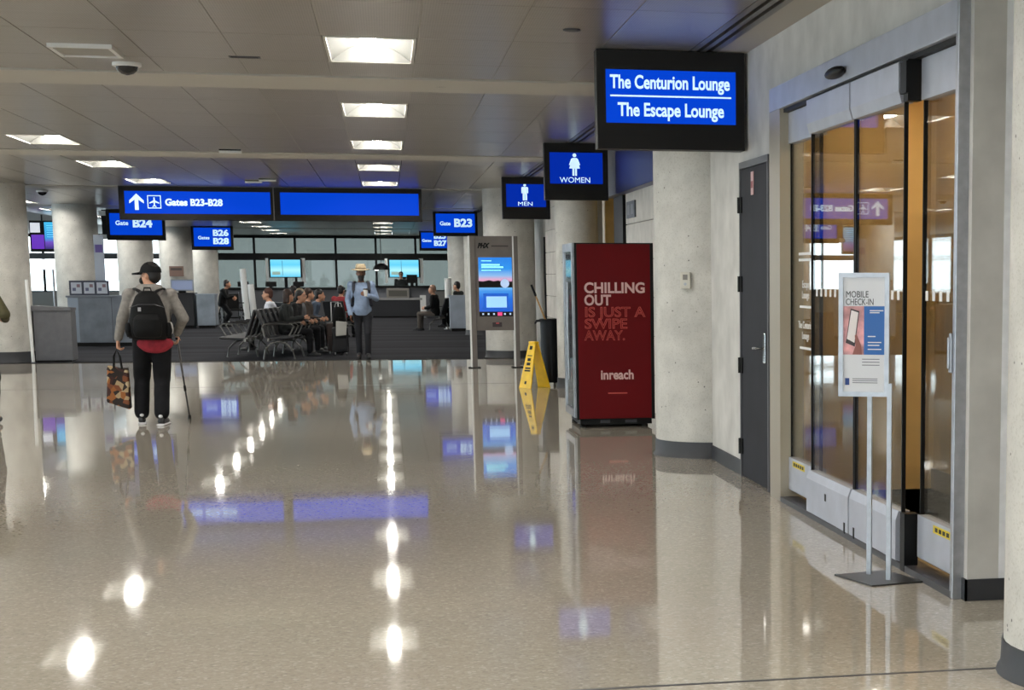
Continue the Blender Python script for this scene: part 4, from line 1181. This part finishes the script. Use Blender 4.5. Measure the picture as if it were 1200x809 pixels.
person('seated man in white shirt with reddish brown hair facing left', seatpos(7, -1), -PI / 2, SIT, mat('white_shirt', (206, 208, 216), .8), TROUS, SHOEB, hair=mat('hair_auburn', (74, 40, 30), .6))
person('person in red top with black hair beyond the suitcases', (-1.15, 46.9, 0.0), PI * .85, SIT, mat('red_top', (158, 48, 54), .85), TROUS, SHOEB, hair=HAIRK)
person('seated person in black top behind the white-shirted man', (-2.25, 45.2, 0.0), PI * .7, SIT, C_DK, TROUS, SHOEB, hair=HAIRK, hairlen=.12)
person('seated person in black hooded jacket, fourth along the right-facing seats', seatpos(4, 1), PI / 2, dict(SIT, head=(0, -.10, 1.17), neck=(0, -.03, 1.04)), mat('black_jacket', (24, 24, 27), .85), TROUS, SHOEB, hair=HAIRK, headyaw=-.4)
person('seated person in brown jacket, between grey and denim jackets', seatpos(7, 1), PI / 2, SIT, mat('brown_jacket', (64, 54, 48), .85), TROUS, SHOEB, hair=HAIRB, headyaw=.3)
# extra seats that carry the two people behind the row
for p, r_, lab in (((-1.15, 47.0, .004), PI * .35, 'black lounge seat under the person in red top'), ((-2.25, 45.3, .004), PI * .2, 'black lounge seat behind the double row, under the person in black')):
    s_ = copy_tree(proto_s); s_.location = (p[0] - .38 * math.cos(r_), p[1] - .38 * math.sin(r_), p[2]); s_.rotation_euler = (0, 0, r_)
    s_['label'] = lab

# luggage beside the row
def suitcase(name, label, loc, w_, d_, h_, m, handle, rz=0):
    t = thing(name, label, 'suitcase', loc, rz)
    MB().box(-w_ / 2, w_ / 2, -d_ / 2, d_ / 2, .05, h_).build('shell', m, t, bevel=.03, seg=3)
    MB().box(-w_ / 2 + .04, w_ / 2 - .04, -d_ / 2 - .02, -d_ / 2, .10, h_ * .6).build('front_pocket', m, t, bevel=.012)
    for x in (-w_ / 2 + .05, w_ / 2 - .05):
        for y in (-d_ / 2 + .04, d_ / 2 - .04):
            b = MB(); b.cyl((x - .012, y, .028), (x + .012, y, .028), .028, n=12); b.build('wheel', mat('wheel_grey', (150, 150, 150), .5), t)
    if handle:
        b = MB(); b.tube([(-.07, d_ / 2 - .03, h_ - .02), (-.07, d_ / 2 - .03, h_ + handle), (.07, d_ / 2 - .03, h_ + handle), (.07, d_ / 2 - .03, h_ - .02)], .012, 8); b.build('telescopic_handle', WHITE, t)
    b = MB(); b.tube([(-.08, 0, h_), (-.06, 0, h_ + .03), (.06, 0, h_ + .03), (.08, 0, h_)], .01, 8); b.build('carry_grip', BLACK, t)
    return t
suitcase('suitcase', 'dark brown upright suitcase with raised white handle beside the seats', (-1.05, 37.2, .004), .34, .24, .62, mat('suitcase_brown', (52, 34, 28), .5), .42)
suitcase('carry_on', 'black carry-on case with a pale bag on its front, left of the hat man', (-.94, 36.6, .004), .32, .22, .55, mat('suitcase_black', (26, 26, 30), .6), 0)
pb = thing('paper_bag', 'pale grey bag leaning on top of the black carry-on case', 'bag', (-.92, 36.42, .38))
b = MB(); b.hexa([(-.1, -.03, 0), (.1, -.03, .02), (.1, .03, .02), (-.1, .03, 0), (-.09, -.03, .30), (.12, -.03, .28), (.12, .03, .28), (-.09, .03, .30)]); b.build('bag_body', mat('bag_pale', (188, 186, 180), .7), pb, bevel=.012)
b = MB(); b.tube([(-.05, 0, .29), (-.04, 0, .36), (.06, 0, .36), (.07, 0, .28)], .008, 6); b.build('bag_handle', BLACK, pb)
hb = thing('duffel_bag', 'black soft bag piled on the carry-on beside the hat man', 'bag', (-.98, 37.0, .005))
skin_part('bag_body', [('l', [((0, 0, .02), .12, .09), ((0, 0, .3), .13, .10), ((0.02, 0, .75), .12, .10), ((.02, 0, .95), .08, .06)])], BACKP, hb, .018, 5)
b = MB(); b.tube([(-.06, 0, .94), (-.04, 0, 1.02), (.06, 0, 1.02), (.08, 0, .93)], .01, 6); b.build('bag_strap', mat('strap_pale', (190, 190, 186), .6), hb)

# ------------------------------------------------------------------ gate counters and podiums
SATIN = mat('satin_metal', (124, 128, 136), .42, metal=.5, var=.1, scale=3)
PODG = mat('podium_grey', (98, 98, 102), .5, var=.05)
t = thing('podium', 'plain dark grey podium next to the left edge column', 'podium', (-6.0, 34.75, 0))
MB().box(-.31, .33, 0, .55, .03, .93).build('body', PODG, t, bevel=.004)
b = MB(); b.hexa([(-.33, -.02, .935), (.34, -.02, .935), (.34, .57, .935), (-.33, .57, .935), (-.33, -.02, 1.03), (.34, -.02, .985), (.34, .57, .985), (-.33, .57, 1.03)]); b.build('top', PODG, t)
MB().box(-.29, .30, .03, .5, 0, .03).build('plinth', BLACK, t)
t = thing('white_post', 'slim white post between the left edge column and grey podium', 'post', (-6.31, 34.50, 0))
MB().cyl((0, 0, .02), (-.03, 0, 1.5), .03, n=14).build('tube', WHITE, t, smooth=True)
MB().lathe([(.04, 0), (.04, .02)], n=18).build('foot', STEEL, t)
def counter(name, label, x0, x1, y, d_, h_, m, ptop=True, cat='counter'):
    t = thing(name, label, cat, ((x0 + x1) / 2, y, 0.004)); w_ = (x1 - x0) / 2
    MB().box(-w_, w_, 0, d_, .08, h_ - .04).build('body', m, t, bevel=.006)
    MB().box(-w_ - .03, w_ + .03, -.03, d_ + .03, h_ - .04, h_).build('worktop', m, t, bevel=.004)
    MB().box(-w_ + .03, w_ - .03, .03, d_, 0, .08).build('plinth', BLACK, t)
    return t
c1 = counter('gate_counter', 'satin metal gate counter with poster panels behind the man in hoodie', -6.95, -5.55, 42.3, .75, 1.13, SATIN)
b = MB(); b.box(.22, .23, -.004, 0, .1, 1.08); b.build('seam', DARKGREY, c1)
b = MB(); b.box(-.69, -.48, -.006, 0, .1, 1.08); b.build('side_panel', mat('counter_pale', (150, 158, 170), .4, metal=.4), c1)
ps = thing('poster_panel', 'row of three small framed notices standing on the left gate counter', 'notice board', (-6.50, 42.45, 1.136))
MB().box(-.42, .42, 0, .03, 0, .33).build('back_board', mat('notice_back', (70, 74, 90), .5), ps)
for k, x in enumerate((-.38, -.11, .16)):
    p = MB().box(x, x + .22, -.006, 0, .04, .29).build('notice', mat('notice_white', (206, 210, 220), .5), ps)
    MB().box(x + .03, x + .10, -.009, -.006, .10, .17).build('notice_print', mat('notice_ink', (110, 110, 140), .5), p)
    MB().box(x + .12, x + .19, -.009, -.006, .18, .25).build('notice_print', mat('notice_ink_red', (150, 120, 130), .5), p)
gs = thing('glass_sign', 'tall clear sign panel beside the second left column', 'sign', (-6.42, 43.6, 0.004))
MB().box(-.11, .11, 0, .02, 1.35, 2.5).build('panel', mat('clear_panel', (150, 156, 168), .2), gs)
MB().cyl((0, .03, .02), (0, .03, 2.5), .02).build('pole', STEEL, gs)
MB().lathe([(.2, 0), (.2, .02)], n=20).build('base', STEEL, gs)
MB().box(-.08, .08, -.004, 0, 2.1, 2.28).build('symbol', mat('purple_print', (84, 70, 130), .5), gs)
c2 = counter('gate_counter', 'dark gate counter with bright steel end, right of the man in hoodie', -6.95, -5.72, 56.6, .9, 1.06, mat('counter_dark', (58, 58, 62), .5))
c3 = counter('steel_cabinet', 'bright brushed steel cabinet end at the dark counter', -5.62, -5.10, 56.5, 1.0, 1.03, mat('steel_bright', (168, 176, 186), .35, metal=.6, var=.12, scale=2), cat='cabinet')
mo = thing('monitor', 'small white framed monitor standing on the dark gate counter', 'monitor', (-6.05, 56.8, 1.064))
MB().box(-.33, .33, 0, .04, .06, .40).build('casing', mat('monitor_white', (170, 178, 196), .4), mo, bevel=.01)
MB().box(-.29, .29, -.006, 0, .10, .36).build('screen', mat('monitor_face', (160, 172, 205), .3, emit=0.15), mo)
MB().box(-.1, .1, -.05, .1, 0, .06).build('foot', BLACK, mo)
nt_ = thing('wall_notice', 'brownish notice on the column above the small monitor', 'notice', (-6.92, 63.50, 1.56))
MB().box(-.23, .23, 0, .02, 0, .34).build('sheet', mat('notice_brown', (120, 96, 86), .6), nt_)
MB().box(-.18, .18, -.004, 0, .2, .28).build('print', mat('notice_dark', (70, 60, 58), .6), nt_)
c4 = counter('gate_counter', 'pale satin metal gate counter just left of the information kiosk', 1.735, 2.35, 51.6, .8, 1.02, mat('steel_pale', (170, 178, 190), .4, metal=.45, var=.08, scale=2))
person('person with dark hair behind the pale counter next to the kiosk', (2.0, 52.8, .08), -PI / 2 - .5, SIT, C_DK, TROUS, SHOEB, hair=HAIRK)
st1 = thing('stool', 'dark stool behind the pale counter carrying the dark-haired person', 'stool', (2.0, 52.85, 0.004))
MB().lathe([(.2, .44), (.2, .5), (.18, .51)], n=20).build('seat', BLACK, st1)
MB().cyl((0, 0, .03), (0, 0, .44), .03).build('pedestal', STEEL, st1)
MB().lathe([(.24, 0), (.24, .03)], n=20).build('base', STEEL, st1)
s_ = copy_tree(proto_s); s_.location = (1.65, 52.6, .004); s_.rotation_euler = (0, 0, PI * .9); s_['label'] = 'black seat left of the pale gate counter, holding a person in black'
person('person in black top and brownish trousers seated left of the pale counter', (1.3, 52.65, -.02), -PI / 2 - .3, SIT, BACKP, mat('taupe_trousers', (86, 78, 72), .85), SHOEB, hair=mat('hair_tan', (150, 116, 96), .6))
for x, y, h_, lab in ((1.76, 53.5, 1.5, 'short white lit post behind the pale counter left of the kiosk'), (-4.47, 60.5, 1.80, 'taller of two white posts near the wheelchair'), (-4.22, 60.2, 1.3, 'shorter of two white posts near the wheelchair')):
    t = thing('white_post', lab, 'post', (x, y, 0.004))
    MB().cyl((0, 0, .02), (0 if x > 0 else -.08, 0, h_), .1, n=14).build('tube', WHITE, t, smooth=True)
    MB().lathe([(.16, 0), (.16, .02)], n=18).build('foot', STEEL, t)

# rear gate desk, second desk, screens
t = thing('gate_desk', 'dark rear gate desk below the right screen with black raised shelf', 'desk', (.6, 69.5, 0.004))
MB().box(-1.2, .62, 0, .7, .05, .66).build('front_panel', mat('desk_dark', (36, 37, 42), .5), t)
MB().box(-1.15, .55, .04, .65, 0, .05).build('plinth', BLACK, t)
MB().box(-1.25, .70, -.04, .75, .66, .74).build('worktop', mat('desk_grey', (150, 150, 150), .5), t)
MB().box(-1.2, 1.0, .75, .95, 0, 1.12).build('rear_panel', mat('desk_pale', (120, 122, 130), .5), t)
MB().box(-1.25, 1.18, .5, 1.0, 1.12, 1.2).build('raised_shelf', BLACK, t)
MB().box(.62, .84, -.02, .22, 0, .84).build('end_post', WHITE, t)
pr = thing('printer', 'grey box printer standing on the rear gate desk', 'printer', (.40, 69.6, .748))
MB().box(-.42, .42, 0, .5, 0, .36).build('casing', mat('printer_grey', (130, 126, 120), .5), pr, bevel=.02)
MB().box(-.34, .34, -.008, 0, .06, .28).build('front_grille', mat('printer_dark', (84, 82, 76), .5), pr)
person('agent with dark hair standing behind the rear gate desk', (.55, 71.2, 0.0), 0, STAND, C_DK, TROUS, SHOEB, hair=HAIRK)
mo = thing('monitor', 'black desk monitor on the raised shelf of the rear desk', 'monitor', (.95, 70.3, 1.204))
MB().box(-.2, .2, 0, .04, .1, .42).build('casing', BLACK, mo, bevel=.01)
MB().box(-.06, .06, -.05, .1, 0, .1).build('foot', BLACK, mo)
t = thing('gate_desk', 'long dark rear desk behind the seated people, below the left screen', 'desk', (-3.9, 69.5, 0.004))
MB().box(-1.9, 2.3, 0, .7, .05, 1.05).build('front_panel', mat('desk_panel', (70, 70, 74), .5), t)
MB().box(-1.95, 2.35, -.04, .74, 1.05, 1.14).build('worktop', BLACK, t)
MB().box(-1.85, 2.25, .05, .65, 0, .05).build('plinth', BLACK, t)
for x, lab in ((-1.35, 'left'), (-.35, 'middle'), (.65, 'right')):
    mo = thing('monitor', 'low black monitor on the long rear desk, %s of the three' % lab, 'monitor', (-3.9 + x, 69.75, 1.144), 0, 'monitors on the long desk')
    MB().box(-.2, .2, 0, .04, .03, .22).build('casing', BLACK, mo, bevel=.01)
    MB().box(-.06, .06, -.05, .1, 0, .05).build('foot', BLACK, mo)
SCR = screen_mat('departure_screen', [(0, (90, 200, 240)), (1, (120, 220, 250)), (.4, (170, 240, 250)), (.7, (90, 205, 250))], .0, .66)
SCR.node_tree.nodes['Principled BSDF'].inputs['Emission Strength'].default_value = 0.55
for x, y, lab in ((-3.82, 72.0, 'wall screen with pale blue display above the long rear desk'), (.69, 72.3, 'wall screen with pale blue display above the right rear desk')):
    t = thing('display_screen', lab, 'screen', (x, y, 1.54))
    MB().box(-.62, .62, 0, .08, -.03, .69).build('casing', BLACK, t)
    s_ = MB().box(-.56, .56, -.006, 0, .0, .66).build('screen', SCR, t)
    MB().box(-.12, -.10, -.009, -.006, .05, .62).build('screen_line', mat('screen_grey', (90, 150, 170), .4, emit=0.15), s_)
    MB().box(-.50, -.2, -.009, -.006, .08, .2).build('screen_block', mat('screen_tan', (160, 190, 180), .4, emit=0.25), s_)
    for sx in (-1, 1): MB().box(.64 * sx - .05 if sx > 0 else -.74, .64 * sx + .10 if sx > 0 else -.64, .02, .1, -.25, .72).build('side_light', WHITE, t)
    MB().box(-.06, .06, .05, .12, -1.53, -.03).build('pole', BLACK, t)
pl = thing('pendant_lamp', 'dark shaded pendant lamp hanging right of the straw hat', 'lamp', (-.16, 60.0, 0))
MB().lathe([(.28, 1.77), (.24, 1.88), (.10, 1.97), (.03, 2.0)], n=22).build('shade', BLACK, pl, smooth=True)
MB().cyl((0, 0, 2.0), (0, 0, ZC), .012).build('cord', BLACK, pl)
MB().ell((-.15, -.1, 1.78), (.07, .07, .04), 10, 6).build('bulb', mat('bulb', (240, 240, 230), .4, emit=2), pl)

# wheelchair-like trolley and the dark figure by the counter
person('person in black leaning beside the steel cabinet end', (-4.95, 57.9, 0), PI * .5, dict(STAND, head=(0, -.12, 1.32), neck=(0, -.05, 1.18), chest=(0, 0, 1.0), waist=(0, .04, .84), pelvis=(0, .05, .72), shL=(.18, 0, 1.12), shR=(-.18, 0, 1.12), elL=(.22, -.12, .9), elR=(-.22, -.12, .9), wrL=(.2, -.3, .95), wrR=(-.2, -.3, .95), hipL=(.09, .03, .70), hipR=(-.09, .03, .70), knL=(.1, -.16, .40), knR=(-.1, -.16, .40)), BACKP, TROUS, SHOEB, hair=HAIRK)
wc = thing('wheelchair', 'empty dark wheelchair left of the two white posts', 'wheelchair', (-4.85, 59.6, 0.004), math.radians(20))
MB().box(-.26, .26, -.25, .2, .46, .52).build('seat', BLACK, wc, bevel=.01)
MB().box(-.26, .26, .18, .22, .52, 1.0).build('backrest', BLACK, wc, bevel=.01)
for sx in (-1, 1):
    b = MB(); n = 20
    b.tube([(.31 * sx, .12 + .28 * math.cos(2 * PI * i / n), .30 + .28 * math.sin(2 * PI * i / n)) for i in range(n + 1)], .02, 6); wh = b.build('wheel', BLACK, wc)
    b = MB()
    for i in range(5):
        a = PI * i / 5; b.cyl((.31 * sx, .12 - .27 * math.cos(a), .30 - .27 * math.sin(a)), (.31 * sx, .12 + .27 * math.cos(a), .30 + .27 * math.sin(a)), .005, n=6)
    b.build('spokes', STEEL, wh)
    b = MB(); b.cyl((.24 * sx - .015, -.34, .08), (.24 * sx + .015, -.34, .08), .08, n=14); b.build('caster', STEEL, wc)
    b = MB(); b.tube([(.28 * sx, .20, 1.05), (.28 * sx, .20, .30), (.28 * sx, -.30, .30), (.25 * sx, -.34, .10)], .014, 6); b.build('frame_tube', STEEL, wc)
    b = MB(); b.box(.28 * sx - .03, .28 * sx + .03, -.25, .15, .70, .73); b.build('armrest', BLACK, wc)
    b = MB(); b.box(.14 * sx - .1, .14 * sx + .1, -.52, -.36, .10, .12); b.build('footplate', STEEL, wc)

# flight information screens at far left, and the little things on the left
fi = thing('flight_display', 'hanging flight information screen between the two left columns', 'screen', (-8.68, 52.0, 2.28))
FID = screen_mat('flight_screen', [(0, (40, 20, 110)), (1, (60, 190, 240)), (.25, (110, 60, 190)), (.4, (40, 150, 225))], .02, .74)
MB().box(-.72, .62, 0, .1, -.06, .78).build('casing', BLACK, fi)
s_ = MB().box(-.34, .58, -.006, 0, .02, .74).build('screen', FID, fi)
MB().box(-.68, -.36, -.006, 0, .02, .4).build('side_screen', mat('purple_screen', (100, 40, 180), .3, emit=0.40), fi)
b = MB()
for k in range(6): b.box(-.28, .5, -.009, -.006, .34 + .06 * k, .352 + .06 * k)
b.build('screen_rows', mat('row_cyan', (130, 225, 250), .3, emit=0.40), s_)
MB().box(-.70, -.45, -.006, 0, .46, .72).build('side_lamp', mat('pale_lamp', (230, 232, 240), .4, emit=0.35), fi)
for x in (-.4, .4): MB().cyl((x, .05, .78), (x, .05, ZC - 2.28), .02).build('hanger', BLACK, fi)
lb = thing('light_box', 'bright white light box below the flight screen at far left', 'light box', (-8.55, 50.0, 1.75))
MB().box(-.28, .28, 0, .1, 0, .24).build('face', mat('lightbox_white', (250, 252, 255), .4, emit=1.6), lb)
MB().box(-.3, .3, .1, .14, -.02, .26).build('back', ALU, lb)
MB().cyl((0, .16, -1.75), (0, .16, .2), .03).build('pole', STEEL, lb)
person('person with brown hair seated behind the grey podium at far left', (-8.9, 46.2, 0.05), PI * .1, SIT, BACKP, TROUS, SHOEB, hair=HAIRB)
s_ = copy_tree(proto_s); s_.location = (-8.9 + .0, 46.6, .004); s_.rotation_euler = (0, 0, -PI * .4); s_['label'] = 'black lounge seat behind the grey podium at far left'
s_.location = (-9.0, 46.55, .004)

# ------------------------------------------------------------------ rear window wall, left wall, back wall
YB = 75.0
wbk = struct(MB().box(-16, 4.2, YB, YB + .2, 0, .95).build('wall_back', mat('sill_wall', (120, 120, 118), .6)))
wb = struct(thing('window_1', 'full width rear window wall with dark frames and a black band', 'window', (0, YB, 0)))
b = MB(); b.box(-6.75, 2.9, -.02, .14, 2.21, 2.485); b.build('dark_band', BLACK, wb)
b = MB(); b.box(-16, -6.75, -.02, .14, 2.24, 2.47); b.build('dark_band', mat('band_grey', (50, 52, 56), .5), wb)
b = MB(); b.box(-16, 4.2, .0, .1, 3.09, ZC + .05); b.box(-16, 4.2, 0, .1, .95, 1.0); b.build('frame_rail', BLACK, wb)
xm = [-5.165 + 1.59 * k for k in range(-6, 6)]
for x in xm:
    MB().box(x - .045, x + .045, 0, .1, 1.0, 3.09).build('mullion', BLACK, wb)
for i in range(len(xm) - 1):
    for z0, z1 in ((1.0, 2.22), (2.47, 3.09)):
        g = GLASSB if xm[i] > -7.2 else GLASSW
        MB().box(xm[i] + .045, xm[i + 1] - .045, .04, .052, z0, z1).build('window_pane', g, wb)
struct(MB().box(2.83, 4.2, YB - .03, YB + .2, .95, ZC).build('wall_back', PLAS))

wl = struct(thing('window_2_part_added', 'left side window wall of the concourse, near stretch added for daylight', 'window', (-16.1, -12, 0)))  # the near stretch, out of view, is added to bring in side daylight
MB().box(-.1, .1, 0, 87.2, 0, .9).build('sill_panel', mat('sill_wall', (120, 120, 118), .6), wl)
MB().box(-.1, .1, 0, 87.2, 3.1, ZC + .1).build('head_panel', BLACK, wl)
for k in range(31):
    MB().box(-.06, .06, 2.9 * k, 2.9 * k + .1, .9, 3.1).build('mullion', BLACK, wl)
    if k < 30: MB().box(-.01, .01, 2.9 * k + .1, 2.9 * k + 2.9, .9, 3.1).build('window_pane', GLASSW, wl)
wf = struct(thing('window_3_added', 'unseen window wall added behind the camera to let in daylight', 'window', (-16, -12.1, 0)))  # added out of view so daylight fills the hall from behind
MB().box(0, 20.2, -.1, .1, 0, .5).build('sill_panel', mat('sill_wall', (120, 120, 118), .6), wf)
MB().box(0, 20.2, -.1, .1, 3.1, ZC + .1).build('head_panel', BLACK, wf)
for k in range(8):
    MB().box(2.87 * k, 2.87 * k + .1, -.06, .06, .5, 3.1).build('mullion', BLACK, wf)
    if k < 7: MB().box(2.87 * k + .1, 2.87 * k + 2.87, -.01, .01, .5, 3.1).build('window_pane', GLASSW, wf)
